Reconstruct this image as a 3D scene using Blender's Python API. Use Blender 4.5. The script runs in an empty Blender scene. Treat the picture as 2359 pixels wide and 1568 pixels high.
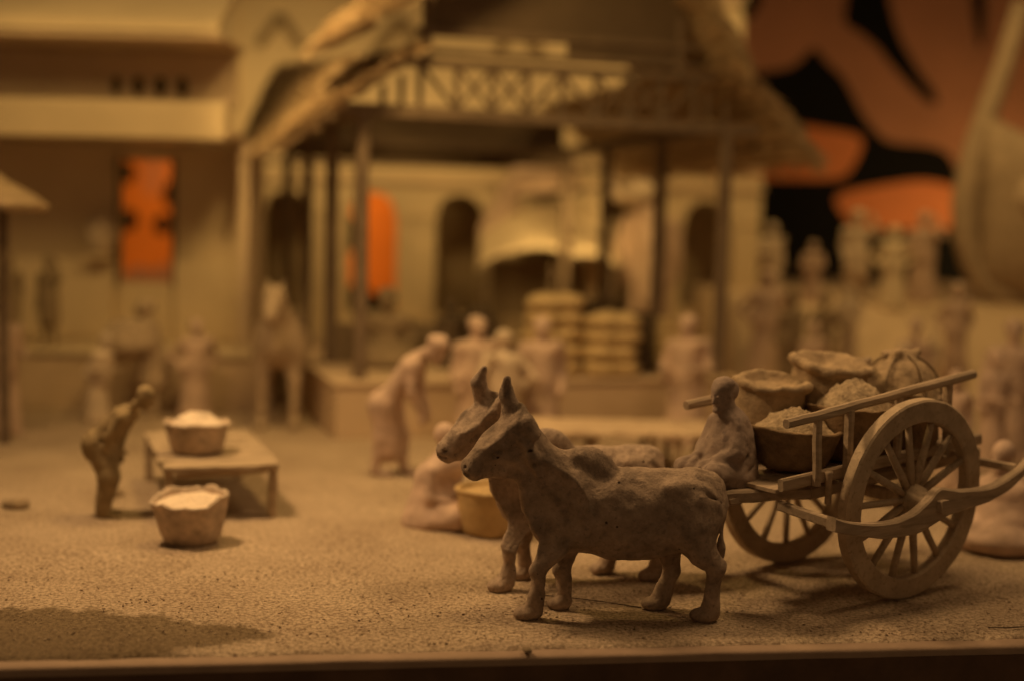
import bpy, bmesh, math, random
import numpy as np
from mathutils import Vector, Matrix, noise as mnoise

S = bpy.context.scene
COL = S.collection
R = math.radians
rng = random.Random(7)

# ------------------------------------------------------------------ camera
cam = bpy.data.cameras.new('camera')
cam_o = bpy.data.objects.new('camera', cam); COL.objects.link(cam_o)
PITCH, ROLL = math.atan(252/3000), R(1.4)
cam_o.matrix_world = (Matrix.Translation((0, 0, 3.3)) @ Matrix.Rotation(R(90) - PITCH, 4, 'X')
                      @ Matrix.Rotation(ROLL, 4, 'Z'))
cam.sensor_width = 36; cam.lens = 3000/2359*36
cam.clip_start = 0.05; cam.clip_end = 300
cam.dof.use_dof = True; cam.dof.focus_distance = 11.25
cam.dof.aperture_fstop = 0.185
cam.dof.aperture_blades = 0
S.camera = cam_o

# ------------------------------------------------------------------ world (almost dark gallery) and exposure
w = bpy.data.worlds.new('World'); S.world = w; w.use_nodes = True
w.node_tree.nodes['Background'].inputs[0].default_value = (1, 0.57, 0.26, 1)
w.node_tree.nodes['Background'].inputs[1].default_value = 0.072
S.view_settings.view_transform = 'Standard'; S.view_settings.look = 'None'
S.cycles.use_denoising = True; S.cycles.sample_clamp_indirect = 1.5; S.cycles.sample_clamp_direct = 6
S.view_settings.exposure = 0; S.view_settings.gamma = 1

# ------------------------------------------------------------------ gallery lamps and added fill lamps
def lamp(name, loc, target, power, col, size, spread=180):
    l = bpy.data.lights.new(name, 'AREA'); l.energy = power; l.color = col
    l.shape = 'DISK'; l.size = size; l.spread = R(spread)
    o = bpy.data.objects.new(name, l); COL.objects.link(o); o.location = loc
    o.rotation_euler = (Vector(target) - Vector(loc)).to_track_quat('-Z', 'Y').to_euler()
    return o
WARM = (1, 0.63, 0.205); PINK = (1, 0.62, 0.275)
lamp('spot_lamp_left', (-8.2, 17.0, 8.8), (-6, 24, 3), 98, WARM, 2.2, 140)
lamp('spot_lamp_cart', (4.7, 12.9, 9.6), (3.6, 12.9, 0), 235, PINK, 3.6, 150)
lamp('spot_lamp_table', (-5.6, 13.4, 9.0), (-1.8, 12.6, 0), 385, PINK, 1.4, 130)
lamp('spot_lamp_square', (-1.6, 16.6, 10.0), (-1.6, 20.5, 0), 285, WARM, 1.6, 150)
lamp('fill_lamp_arcade', (-6.2, 29.2, 7.2), (-5.2, 33.5, 3.9), 98, WARM, 1.4, 170)  # unseen fill behind the pavilion roof, added to brighten the arcade wall
lamp('fill_lamp_arcade_middle', (-2.0, 30.4, 6.6), (-1.8, 33.5, 3.2), 30, WARM, 1.2, 170)  # second hidden fill, added to even out the lower arcade wall
lamp('fill_lamp_pavilion', (1.0, 28.0, 4.2), (1.3, 31.5, 2.0), 46, WARM, 1.6, 110)  # added unseen fill facing rearwards for stall and elephant; no fixture hangs here
lamp('fill_lamp_roof', (-3.7, 16.2, 9.2), (-3.1, 22.0, 5.6), 72, WARM, 1.2, 34)  # added fill to bring up the left thatch slope
lamp('fill_lamp_stall', (3.4, 29.0, 10.8), (2.6, 33, 2), 165, WARM, 1.6, 160)  # fill added because elephant and stall stayed dark
lamp('fill_lamp_terrace', (8.5, 23.5, 11.0), (8.0, 27, 2), 200, WARM, 1.0, 140)  # fill added to lift the terrace figures
lamp('spot_lamp_backdrop', (-6.5, 37.0, 7.0), (-8, 42, 3), 340, WARM, 1.0, 150)
lamp('spot_lamp_backdrop_right', (17, 36.5, 2.5), (13, 42, 3.5), 225, WARM, 1.0, 160)
lamp('fill_lamp_front', (2.5, 0.5, 9.0), (1.0, 12, 0), 26, PINK, 3.0, 150)  # broad weak fill added on the camera side for the front faces

# ------------------------------------------------------------------ materials
def mat(name, c, rough=0.85, var=0.12, vscale=3, bump=0.25, bscale=25, speck=None, sscale=60, samount=0.3,
        stretch=(1, 1, 1), c2=None, pits=0):
    m = bpy.data.materials.new(name); m.use_nodes = True
    nt = m.node_tree; N = nt.nodes; Lk = nt.links
    b = N['Principled BSDF']; b.inputs['Roughness'].default_value = rough
    b.inputs['Specular IOR Level'].default_value = 0.25
    tc = N.new('ShaderNodeTexCoord'); mp = N.new('ShaderNodeMapping'); mp.inputs['Scale'].default_value = stretch
    Lk.new(tc.outputs['Object'], mp.inputs[0])
    n1 = N.new('ShaderNodeTexNoise'); n1.inputs['Scale'].default_value = vscale
    n1.inputs['Detail'].default_value = 6; n1.inputs['Roughness'].default_value = 0.65
    Lk.new(mp.outputs[0], n1.inputs['Vector'])
    rp = N.new('ShaderNodeValToRGB'); e = rp.color_ramp.elements
    lo = c2 if c2 else tuple(x*(1-var*2) for x in c); hi = tuple(min(1, x*(1+var)) for x in c)
    e[0].position, e[0].color = 0.3, (*lo, 1); e[1].position, e[1].color = 0.7, (*hi, 1)
    Lk.new(n1.outputs['Fac'], rp.inputs[0]); out = rp.outputs[0]
    n2 = N.new('ShaderNodeTexNoise'); n2.inputs['Scale'].default_value = bscale
    n2.inputs['Detail'].default_value = 5; n2.inputs['Roughness'].default_value = 0.7
    Lk.new(mp.outputs[0], n2.inputs['Vector'])
    hgt = n2.outputs['Fac']
    if speck:
        n3 = N.new('ShaderNodeTexNoise'); n3.inputs['Scale'].default_value = sscale; n3.inputs['Detail'].default_value = 2
        Lk.new(mp.outputs[0], n3.inputs['Vector'])
        r3 = N.new('ShaderNodeMapRange'); r3.inputs[1].default_value = 0.58; r3.inputs[2].default_value = 0.70
        r3.inputs[4].default_value = samount
        Lk.new(n3.outputs['Fac'], r3.inputs[0])
        mx = N.new('ShaderNodeMix'); mx.data_type = 'RGBA'; mx.inputs[7].default_value = (*speck, 1)
        Lk.new(r3.outputs[0], mx.inputs[0]); Lk.new(out, mx.inputs[6]); out = mx.outputs[2]
    if pits:
        v = N.new('ShaderNodeTexVoronoi'); v.inputs['Scale'].default_value = pits
        Lk.new(tc.outputs['Object'], v.inputs['Vector'])
        wn = N.new('ShaderNodeTexWhiteNoise'); Lk.new(v.outputs['Position'], wn.inputs['Vector'])
        th = N.new('ShaderNodeMath'); th.operation = 'MULTIPLY_ADD'; th.inputs[1].default_value = 0.55; th.inputs[2].default_value = -0.38
        Lk.new(wn.outputs['Value'], th.inputs[0])
        lt = N.new('ShaderNodeMath'); lt.operation = 'LESS_THAN'
        Lk.new(v.outputs['Distance'], lt.inputs[0]); Lk.new(th.outputs[0], lt.inputs[1])
        mx = N.new('ShaderNodeMix'); mx.data_type = 'RGBA'; mx.inputs[7].default_value = (c[0]*.12, c[1]*.1, c[2]*.1, 1)
        Lk.new(lt.outputs[0], mx.inputs[0]); Lk.new(out, mx.inputs[6]); out = mx.outputs[2]
        sb = N.new('ShaderNodeMath'); sb.operation = 'SUBTRACT'; Lk.new(hgt, sb.inputs[0]); Lk.new(lt.outputs[0], sb.inputs[1]); hgt = sb.outputs[0]
    Lk.new(out, b.inputs['Base Color'])
    bp = N.new('ShaderNodeBump'); bp.inputs['Strength'].default_value = bump; bp.inputs['Distance'].default_value = 0.02
    Lk.new(hgt, bp.inputs['Height']); Lk.new(bp.outputs[0], b.inputs['Normal'])
    return m

M = {}
M['ox'] = mat('ox_clay', (.39, .29, .22), rough=.95, var=.24, vscale=7, bump=.9, bscale=22, speck=(.19, .145, .12), sscale=24, samount=.6, pits=11)
M['ox2'] = mat('ox_clay_pale', (.46, .345, .265), rough=.95, var=.24, vscale=7, bump=.9, bscale=22, speck=(.2, .15, .13), sscale=34, samount=.5, pits=11)
M['clay'] = mat('pale_clay', (.62, .49, .37), var=.10, vscale=5, bump=.4, bscale=22)
M['clayp'] = mat('pink_clay', (.58, .42, .33), var=.12, vscale=5, bump=.4, bscale=22)
M['clayd'] = mat('brown_clay', (.30, .22, .14), var=.15, vscale=6, bump=.4, bscale=22)
M['claym'] = mat('mid_clay', (.44, .33, .23), var=.12, vscale=5, bump=.4, bscale=22)
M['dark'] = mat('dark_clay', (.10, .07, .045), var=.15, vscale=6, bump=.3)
M['driver'] = mat('driver_clay', (.36, .27, .22), var=.16, vscale=7, bump=.45, bscale=30, speck=(.14, .10, .09), sscale=14, samount=.55)
M['man'] = mat('ochre_clay', (.30, .22, .12), var=.16, vscale=7, bump=.4, bscale=30)
M['wood'] = mat('cart_wood', (.45, .34, .24), var=.16, vscale=4, bump=.35, bscale=14, stretch=(.35, 3, 3), speck=(.22, .16, .11), sscale=9, samount=.5)
M['woodw'] = mat('wheel_wood', (.52, .40, .28), var=.13, vscale=5, bump=.3, bscale=22, speck=(.22, .16, .11), sscale=26, samount=.45)
M['post'] = mat('post_wood', (.21, .15, .105), var=.15, vscale=4, bump=.3)
M['plank'] = mat('table_wood', (.46, .35, .24), var=.16, vscale=3, bump=.4, bscale=12, stretch=(.5, 3, 3))
M['bask'] = mat('basket_clay', (.58, .45, .34), var=.20, vscale=7, bump=1.0, bscale=18, speck=(.38, .28, .2), sscale=16, samount=.5)
M['baskd'] = mat('basket_brown', (.30, .20, .115), var=.22, vscale=7, bump=1.0, bscale=18, speck=(.16, .1, .06), sscale=16, samount=.5)
M['basky'] = mat('basket_yellow', (.54, .38, .19), var=.12, vscale=5, bump=.4, bscale=25)
M['flour'] = mat('white_powder', (.80, .66, .52), var=.06, vscale=8, bump=.5, bscale=30)
M['grain'] = mat('grain', (.50, .38, .25), var=.22, vscale=22, bump=.9, bscale=45, speck=(.22, .15, .09), sscale=38, samount=.5)
M['sack'] = mat('sack_cloth', (.44, .32, .20), var=.18, vscale=6, bump=1.0, bscale=22, speck=(.2, .14, .08), sscale=30, samount=.4)
M['sacky'] = mat('sack_yellow', (.62, .46, .25), var=.10, vscale=3, bump=.3, bscale=18)
M['rope'] = mat('rope', (.34, .25, .16), var=.2, vscale=20, bump=.5, bscale=50)
M['wall'] = mat('cream_wall', (.70, .56, .38), var=.05, vscale=.8, bump=.15, bscale=8)
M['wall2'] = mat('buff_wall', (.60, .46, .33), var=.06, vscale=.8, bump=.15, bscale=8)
M['plat'] = mat('platform_plaster', (.60, .45, .31), var=.06, vscale=1.2, bump=.2, bscale=9)
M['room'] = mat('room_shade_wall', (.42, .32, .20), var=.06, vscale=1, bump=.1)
M['thatch'] = mat('thatch', (.48, .35, .22), var=.25, vscale=3, bump=.9, bscale=12, stretch=(3, .6, 3), speck=(.24, .16, .09), sscale=5, samount=.6)
M['gable'] = mat('gable_board', (.15, .105, .07), var=.06, vscale=2, bump=.2)
M['black'] = mat('backdrop_black', (.004, .003, .002), var=.1, bump=0, rough=.95)
M['orange'] = mat('paint_orange', (.66, .22, .09), var=.06, vscale=.6, bump=0)
M['brown'] = mat('paint_brown_orange', (.44, .20, .125), var=.10, vscale=.3, bump=0)
M['flame'] = mat('paint_flame', (.78, .21, .03), var=.08, vscale=.6, bump=0)
M['board'] = mat('board_paint', (.36, .255, .185), var=.08, vscale=3, bump=.3, bscale=30)
M['face'] = mat('board_face', (.13, .075, .045), var=.2, vscale=2, bump=.25, bscale=30, rough=.7)
M['white'] = mat('white_canvas', (.74, .60, .42), var=.05, vscale=2, bump=.2)

# sand: sheet with painted shadow patch, grains, bump
def sand_material():
    m = bpy.data.materials.new('sand'); m.use_nodes = True
    nt = m.node_tree; N = nt.nodes; Lk = nt.links; b = N['Principled BSDF']
    b.inputs['Roughness'].default_value = .95; b.inputs['Specular IOR Level'].default_value = .15
    tc = N.new('ShaderNodeTexCoord'); P = tc.outputs['Object']
    def nz(sc, det=4, rough=.6):
        n = N.new('ShaderNodeTexNoise'); n.inputs['Scale'].default_value = sc; n.inputs['Detail'].default_value = det
        n.inputs['Roughness'].default_value = rough; Lk.new(P, n.inputs['Vector']); return n.outputs['Fac']
    def ramp(f, a, ca, d, cb):
        r = N.new('ShaderNodeValToRGB'); e = r.color_ramp.elements
        e[0].position, e[0].color = a, (*ca, 1); e[1].position, e[1].color = d, (*cb, 1); Lk.new(f, r.inputs[0]); return r.outputs[0]
    def mixc(f, a, c, typ='MIX'):
        x = N.new('ShaderNodeMix'); x.data_type = 'RGBA'; x.blend_type = typ
        if isinstance(f, float): x.inputs[0].default_value = f
        else: Lk.new(f, x.inputs[0])
        for i, v in ((6, a), (7, c)):
            if isinstance(v, tuple): x.inputs[i].default_value = (*v, 1)
            else: Lk.new(v, x.inputs[i])
        return x.outputs[2]
    base = ramp(nz(.9, 5), .32, (.60, .455, .325), .68, (.80, .63, .46))
    grains = ramp(nz(27, 4, .75), .38, (.34, .30, .27), .58, (1.0, 1.0, 1.0))
    col = mixc(.85, base, grains, 'MULTIPLY')
    # cast shadow painted into the sand colour at the front left, uneven edge
    att = N.new('ShaderNodeAttribute'); att.attribute_name = 'painted_shadow'
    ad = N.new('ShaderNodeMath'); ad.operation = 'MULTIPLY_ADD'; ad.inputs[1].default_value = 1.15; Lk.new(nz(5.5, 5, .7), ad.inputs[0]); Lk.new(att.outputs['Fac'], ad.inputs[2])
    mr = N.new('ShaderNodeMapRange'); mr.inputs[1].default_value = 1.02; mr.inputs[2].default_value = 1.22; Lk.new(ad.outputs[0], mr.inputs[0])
    painted_shadow = mixc(1.0, col, (.44, .42, .36), 'MULTIPLY')
    col = mixc(mr.outputs[0], col, painted_shadow)
    sp = N.new('ShaderNodeMapRange'); sp.inputs[1].default_value = .66; sp.inputs[2].default_value = .72; Lk.new(nz(17, 2), sp.inputs[0])
    col = mixc(sp.outputs[0], col, (.16, .10, .07))
    Lk.new(col, b.inputs['Base Color'])
    bp = N.new('ShaderNodeBump'); bp.inputs['Strength'].default_value = 1.0; bp.inputs['Distance'].default_value = .045
    Lk.new(nz(21, 5, .75), bp.inputs['Height']); Lk.new(bp.outputs[0], b.inputs['Normal'])
    return m
M['sand'] = sand_material()

# ------------------------------------------------------------------ object helpers
def tag(o, label=None, cat=None, group=None, kind=None):
    if label: o['label'] = label
    if cat: o['category'] = cat
    if group: o['group'] = group
    if kind: o['kind'] = kind
    return o

def thing(name, label, cat, loc=(0, 0, 0), rz=0, group=None):
    o = bpy.data.objects.new(name, None); COL.objects.link(o); o.empty_display_size = .1
    o.location = loc; o.rotation_euler = (0, 0, rz)
    return tag(o, label, cat, group)

def link(name, me, m, parent=None, smooth=True):
    if m: me.materials.append(m) if not me.materials else None
    o = bpy.data.objects.new(name, me); COL.objects.link(o)
    if parent: o.parent = parent
    if smooth:
        me.polygons.foreach_set('use_smooth', [True]*len(me.polygons))
    return o

def from_bm(name, bm, m, parent=None, smooth=False):
    me = bpy.data.meshes.new(name); bmesh.ops.recalc_face_normals(bm, faces=bm.faces); bm.to_mesh(me); bm.free()
    return link(name, me, m, parent, smooth)

def wobble(bm, amp, scale=3.0, seed=0):
    for v in bm.verts:
        n = mnoise.noise_vector(v.co*scale + Vector((seed*3.1, seed*1.7, seed)))
        v.co += n*amp

def add_box(bm, c, s, rot=None, bevel=.0, cuts=0):
    r = bmesh.ops.create_cube(bm, size=1)
    vs = r['verts']
    for v in vs: v.co = Vector((v.co.x*s[0], v.co.y*s[1], v.co.z*s[2]))
    ed = list({e for v in vs for e in v.link_edges})
    if bevel:
        b = bmesh.ops.bevel(bm, geom=ed, offset=bevel, segments=2, affect='EDGES', profile=.6)
        vs = list({v for f in b['faces'] for v in f.verts} | {v for v in vs if v.is_valid})
        vs = [v for v in vs if v.is_valid]
    M4 = Matrix.Translation(c) @ (rot.to_4x4() if rot else Matrix.Identity(4))
    for v in vs: v.co = M4 @ v.co
    return vs

def box(name, c, s, m, parent=None, rot=None, bevel=.02, wob=0.0, seed=0):
    bm = bmesh.new(); add_box(bm, c, s, rot, bevel)
    if wob:
        bmesh.ops.subdivide_edges(bm, edges=[e for e in bm.edges if e.calc_length() > .25], cuts=4, use_grid_fill=True)
        wobble(bm, wob, 3.0, seed)
    return from_bm(name, bm, m, parent)

def beam_bm(bm, p0, p1, w_, h_, bevel=.01, segs=6, wob=0.004, seed=0, taper=1.0):
    """squared beam between two points, height along z"""
    p0, p1 = Vector(p0), Vector(p1); d = p1-p0; L = d.length; d.normalize()
    side = d.cross(Vector((0, 0, 1)))
    if side.length < 1e-3: side = Vector((0, 1, 0))
    side.normalize(); up = side.cross(d)
    prof = []
    b = bevel
    for (x, y) in ((w_/2-b, h_/2), (w_/2, h_/2-b), (w_/2, -h_/2+b), (w_/2-b, -h_/2), (-w_/2+b, -h_/2), (-w_/2, -h_/2+b), (-w_/2, h_/2-b), (-w_/2+b, h_/2)):
        prof.append((x, y))
    rings = []
    for i in range(segs+1):
        t = i/segs; k = 1+(taper-1)*t
        ring = []
        for (x, y) in prof:
            co = p0 + d*(L*t) + side*x*k + up*y*k
            co += mnoise.noise_vector(co*4+Vector((seed, 0, seed)))*wob
            ring.append(bm.verts.new(co))
        rings.append(ring)
    n = len(prof)
    for a, c in zip(rings, rings[1:]):
        for j in range(n): bm.faces.new((a[j], a[(j+1) % n], c[(j+1) % n], c[j]))
    bm.faces.new(rings[0][::-1]); bm.faces.new(rings[-1])

def beam(name, p0, p1, w_, h_, m, parent=None, **k):
    bm = bmesh.new(); beam_bm(bm, p0, p1, w_, h_, **k); return from_bm(name, bm, m, parent)

def tube_bm(bm, pts, rad, n=8, cap=True):
    pts = [Vector(p) for p in pts]; rings = []
    prev = None
    for i, p in enumerate(pts):
        d = (pts[min(i+1, len(pts)-1)] - pts[max(i-1, 0)]).normalized()
        ref = Vector((0, 0, 1)) if abs(d.z) < .9 else Vector((1, 0, 0))
        s = d.cross(ref).normalized()
        if prev and s.dot(prev) < 0: s = -s
        prev = s; u = s.cross(d)
        r = rad[i] if isinstance(rad, (list, tuple)) else rad
        rings.append([bm.verts.new(p + (s*math.cos(2*math.pi*j/n) + u*math.sin(2*math.pi*j/n))*r) for j in range(n)])
    for a, c in zip(rings, rings[1:]):
        for j in range(n): bm.faces.new((a[j], a[(j+1) % n], c[(j+1) % n], c[j]))
    if cap: bm.faces.new(rings[0][::-1]); bm.faces.new(rings[-1])

def tube(name, pts, rad, m, parent=None, n=8):
    bm = bmesh.new(); tube_bm(bm, pts, rad, n); return from_bm(name, bm, m, parent, True)

def lathe(name, prof, m, parent=None, n=40, wob=0.0, wsc=5, seed=0, sx=1, sy=1, rag=0.0, ragz=None):
    """prof: list of (r, z) from the bottom centre to the inside; rag jitters the rim height"""
    bm = bmesh.new(); rings = []
    for (r, z) in prof:
        if r < 1e-4:
            rings.append([bm.verts.new((0, 0, z))]); continue
        ring = []
        for j in range(n):
            a = 2*math.pi*j/n
            co = Vector((math.cos(a)*r*sx, math.sin(a)*r*sy, z))
            if rag and ragz is not None and z > ragz:
                co.z += rag*mnoise.noise(Vector((math.cos(a)*4, math.sin(a)*4, seed)))
            if wob: co += mnoise.noise_vector(co*wsc + Vector((seed, seed*2, 0)))*wob
            ring.append(bm.verts.new(co))
        rings.append(ring)
    for a, c in zip(rings, rings[1:]):
        if len(a) == 1 and len(c) == 1: continue
        for j in range(n):
            k = (j+1) % n
            if len(a) == 1: bm.faces.new((a[0], c[k], c[j]))
            elif len(c) == 1: bm.faces.new((a[j], a[k], c[0]))
            else: bm.faces.new((a[j], a[k], c[k], c[j]))
    return from_bm(name, bm, m, parent, True)

def prism(name, pts, y0, y1, m, parent=None, axis='y', smooth=False):
    """outline of (x, z) points given real thickness from y0 to y1"""
    bm = bmesh.new()
    A = [bm.verts.new((x, y0, z)) for x, z in pts]; B = [bm.verts.new((x, y1, z)) for x, z in pts]
    n = len(pts)
    bm.faces.new(A); bm.faces.new(B[::-1])
    for j in range(n): bm.faces.new((A[j], B[j], B[(j+1) % n], A[(j+1) % n]))
    return from_bm(name, bm, m, parent, smooth)

# ------------------------------------------------------------------ clay modelling: smooth-union distance field, meshed as one skin
def rot_m(ax=None):
    if ax is None: return np.eye(3)
    rx, ry, rz = ax
    return np.array((Matrix.Rotation(rz, 3, 'Z') @ Matrix.Rotation(ry, 3, 'Y') @ Matrix.Rotation(rx, 3, 'X')))

def field(prims, vox):
    lo = np.array([1e9]*3); hi = -lo
    boxes = []
    for p in prims:
        if p[0] == 'c':
            a, b, r = np.array(p[1], float), np.array(p[2], float), max(p[3], p[4])
            l, h = np.minimum(a, b)-r, np.maximum(a, b)+r
        else:
            r = max(p[2]); c = np.array(p[1], float); l, h = c-r, c+r
        boxes.append((l, h))
        if p[-1] != '-': lo, hi = np.minimum(lo, l), np.maximum(hi, h)
    lo -= 3*vox; hi += 3*vox
    n = np.ceil((hi-lo)/vox).astype(int)+1
    D = np.full(n, 1.0, np.float32)
    for p, (l, h) in zip(prims, boxes):
        k = p[5] if p[0] == 'c' else p[3]
        mg = max(k*1.6, 3*vox) + .02
        i0 = np.maximum(np.floor((l-mg-lo)/vox).astype(int), 0); i1 = np.minimum(np.ceil((h+mg-lo)/vox).astype(int)+1, n)
        if np.any(i1 <= i0): continue
        X, Y, Z = np.meshgrid(*[(lo[d]+np.arange(i0[d], i1[d])*vox).astype(np.float32) for d in range(3)], indexing='ij', sparse=True)
        if p[0] == 'c':
            a, b = np.array(p[1], np.float32), np.array(p[2], np.float32); ab = b-a; L2 = float(ab@ab)+1e-9
            t = np.clip(((X-a[0])*ab[0]+(Y-a[1])*ab[1]+(Z-a[2])*ab[2])/L2, 0, 1)
            d = np.sqrt((X-a[0]-t*ab[0])**2+(Y-a[1]-t*ab[1])**2+(Z-a[2]-t*ab[2])**2) - (p[3]+(p[4]-p[3])*t)
        else:
            c, r = p[1], p[2]; Q = rot_m(p[4] if len(p) > 4 and p[4] != '-' else None).T
            x, y, z = X-c[0], Y-c[1], Z-c[2]
            q = [Q[i][0]*x+Q[i][1]*y+Q[i][2]*z for i in range(3)]
            k0 = np.sqrt((q[0]/r[0])**2+(q[1]/r[1])**2+(q[2]/r[2])**2)
            k1 = np.sqrt((q[0]/r[0]**2)**2+(q[1]/r[1]**2)**2+(q[2]/r[2]**2)**2)+1e-6
            d = k0*(k0-1)/k1
        sl = tuple(slice(i0[q_], i1[q_]) for q_ in range(3))
        A = D[sl]
        if p[-1] == '-':
            hh = np.clip(.5-.5*(A+d)/max(k, 1e-4), 0, 1)
            D[sl] = A*(1-hh) - d*hh + k*hh*(1-hh)
        else:
            hh = np.clip(.5+.5*(A-d)/max(k, 1e-4), 0, 1)
            D[sl] = A*(1-hh) + d*hh - k*hh*(1-hh)
    return D, lo

def surface(D, lo, vox):
    ins = D < 0
    c = [ins[dx:D.shape[0]-1+dx, dy:D.shape[1]-1+dy, dz:D.shape[2]-1+dz] for dx in (0, 1) for dy in (0, 1) for dz in (0, 1)]
    s = sum(x.astype(np.int8) for x in c); act = (s > 0) & (s < 8)
    idx = np.full(act.shape, -1, np.int64); I = np.argwhere(act); idx[act] = np.arange(len(I))
    acc = np.zeros((len(I), 3)); cnt = np.zeros(len(I))
    cor = [(x, y, z) for x in (0, 1) for y in (0, 1) for z in (0, 1)]
    for a in cor:
        for ax in range(3):
            if a[ax]: continue
            b = list(a); b[ax] = 1
            va = D[I[:, 0]+a[0], I[:, 1]+a[1], I[:, 2]+a[2]]; vb = D[I[:, 0]+b[0], I[:, 1]+b[1], I[:, 2]+b[2]]
            m_ = (va < 0) != (vb < 0)
            t = np.where(m_, va/np.where(m_, va-vb, 1), 0)
            p = np.tile(np.array(a, float), (len(I), 1)); p[:, ax] = t
            acc += p*m_[:, None]; cnt += m_
    V = lo + (I + acc/np.maximum(cnt, 1)[:, None])*vox
    F = []
    for ax in range(3):
        sl0 = [slice(None)]*3; sl1 = [slice(None)]*3; sl0[ax] = slice(0, -1); sl1[ax] = slice(1, None)
        a, b = ins[tuple(sl0)], ins[tuple(sl1)]
        for flip, E in ((False, a & ~b), (True, ~a & b)):
            P = np.argwhere(E); o1, o2 = [(1, 2), (2, 0), (0, 1)][ax]
            q = []
            for d1, d2 in ((0, 0), (1, 0), (1, 1), (0, 1)):
                Q = P.copy(); Q[:, o1] -= 1-d1; Q[:, o2] -= 1-d2; q.append(idx[Q[:, 0], Q[:, 1], Q[:, 2]])
            q = np.stack(q, 1)
            F.append(q[:, ::-1] if flip else q)
    return V, np.concatenate(F)

def clay(name, prims, vox, m, parent=None, lump=.006, lsc=9, seed=1, loc=None, rz=0, flat0=True):
    D, lo = field(prims, vox); V, F = surface(D, lo, vox)
    rs = np.random.RandomState(seed)
    me = bpy.data.meshes.new(name)
    me.vertices.add(len(V)); me.vertices.foreach_set('co', V.ravel())
    me.loops.add(F.size); me.loops.foreach_set('vertex_index', F.ravel().astype(np.int32))
    me.polygons.add(len(F)); me.polygons.foreach_set('loop_start', np.arange(0, F.size, 4, dtype=np.int32))
    me.update(calc_edges=True)
    if lump:
        nr = np.zeros(len(V)*3, np.float32); me.vertices.foreach_get('normal', nr); nr = nr.reshape(-1, 3)
        h = np.zeros(len(V))
        for o in range(14):
            k = rs.normal(size=3)*lsc*(1+.25*o); h += np.sin(V@k + rs.uniform(0, 6.28))/(1+.18*o)
        if vox < .019:
            for o in range(16):
                k = rs.normal(size=3)*30*(1+.08*o); h += .16*np.sin(V@k + rs.uniform(0, 6.28))
        V = V + nr*(h*lump/3.2)[:, None]
        me.vertices.foreach_set('co', V.astype(np.float32).ravel()); me.update()
    o = link(name, me, m, parent, True)
    if loc is not None: o.location = loc; o.rotation_euler = (0, 0, rz)
    return o

# ================================================================== SETTING: board, sand, terrace, backdrop
EDGE_O = Vector((-3.745, 9.434, 0)); EDGE_A = math.atan2(1.161, 8.065)
def edge_frame(o): o.location = EDGE_O; o.rotation_euler = (0, 0, EDGE_A); return o

bm = bmesh.new()
# top of the painted board with a softly rounded front lip, then the dark front face
prof = [(34, -.03), (.30, -.03), (.10, -.024), (.035, -.026), (.008, -.036), (0, -.055), (0, -.10)]
xs = [-9 + i*.25 for i in range(125)]
rings = []
for x in xs:
    rings.append([bm.verts.new((x, y + (mnoise.noise(Vector((x*1.7, k, 0)))*.008 if y < 1 else 0), z + mnoise.noise(Vector((x*2.3, k*3, 5)))*.003)) for k, (y, z) in enumerate(prof)])
for a, c in zip(rings, rings[1:]):
    for j in range(len(prof)-1): bm.faces.new((a[j], a[j+1], c[j+1], c[j]))
board = edge_frame(from_bm('display_board', bm, M['board'], None, True)); tag(board, kind='structure')
fb = box('board_front_face', (6.5, .04, -.95), (31, .08, 1.7), M['face'], board, bevel=.006, wob=.004)

# sand sheet
def sand_sheet():
    bs = [0]
    while bs[-1] < 33.5:
        b = bs[-1]; bs.append(b + (.035 if b < 3.2 else .035 + (b-3.2)*.05))
    bs = np.array(bs) + .15
    as_ = np.concatenate([np.arange(-7, -1, .12), np.arange(-1, 9.5, .035), np.arange(9.5, 22, .15)])
    V = []; painted_shadow = []
    for i, b in enumerate(bs):
        for a in as_:
            p = Vector((a, b, 0))
            y = b + (mnoise.noise(Vector((a*2.5, 3, 1)))*.035 + mnoise.noise(Vector((a*9, 8, 1)))*.012 if i == 0 else 0)
            z = mnoise.noise(p*.55)*.016 + mnoise.noise(p*2.1+Vector((9, 0, 0)))*.010 + mnoise.noise(p*6.5)*.007 + mnoise.noise(p*14)*.004
            if i == 0: z = -.025
            elif i == 1: z *= .3
            # shallow drift in front of the basket
            z += .02*math.exp(-((b-3.35)/.22)**2)*(1/(1+math.exp((a-2.2)*3)))
            V.append((a, y, z))
            # mask of the painted shadow: front left lobes
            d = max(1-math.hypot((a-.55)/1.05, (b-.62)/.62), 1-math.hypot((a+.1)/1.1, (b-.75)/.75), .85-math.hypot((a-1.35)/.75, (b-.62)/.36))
            painted_shadow.append(max(0, min(1, .5+d*1.2)))
    nb, na = len(bs), len(as_)
    F = [(i*na+j, i*na+j+1, (i+1)*na+j+1, (i+1)*na+j) for i in range(nb-1) for j in range(na-1)]
    me = bpy.data.meshes.new('sand_ground'); me.from_pydata(V, [], F)
    at = me.attributes.new('painted_shadow', 'FLOAT', 'POINT'); at.data.foreach_set('value', painted_shadow)
    return link('sand_ground', me, M['sand'])
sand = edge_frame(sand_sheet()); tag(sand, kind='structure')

for pts, lab in (([(.30, 11.62, .012), (.55, 11.50, .03), (.85, 11.45, .015), (1.2, 11.30, .01)], 'thin stray fibre on the sand between the two oxen'), ([(4.15, 10.95, .012), (4.3, 10.93, .02), (4.5, 11.0, .012), (4.62, 10.97, .02)], 'thin curled fibre on the sand below the near wheel')):
    tag(tube('fibre', pts, .005, M['dark'], None, 5), lab, 'fibre')

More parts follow.
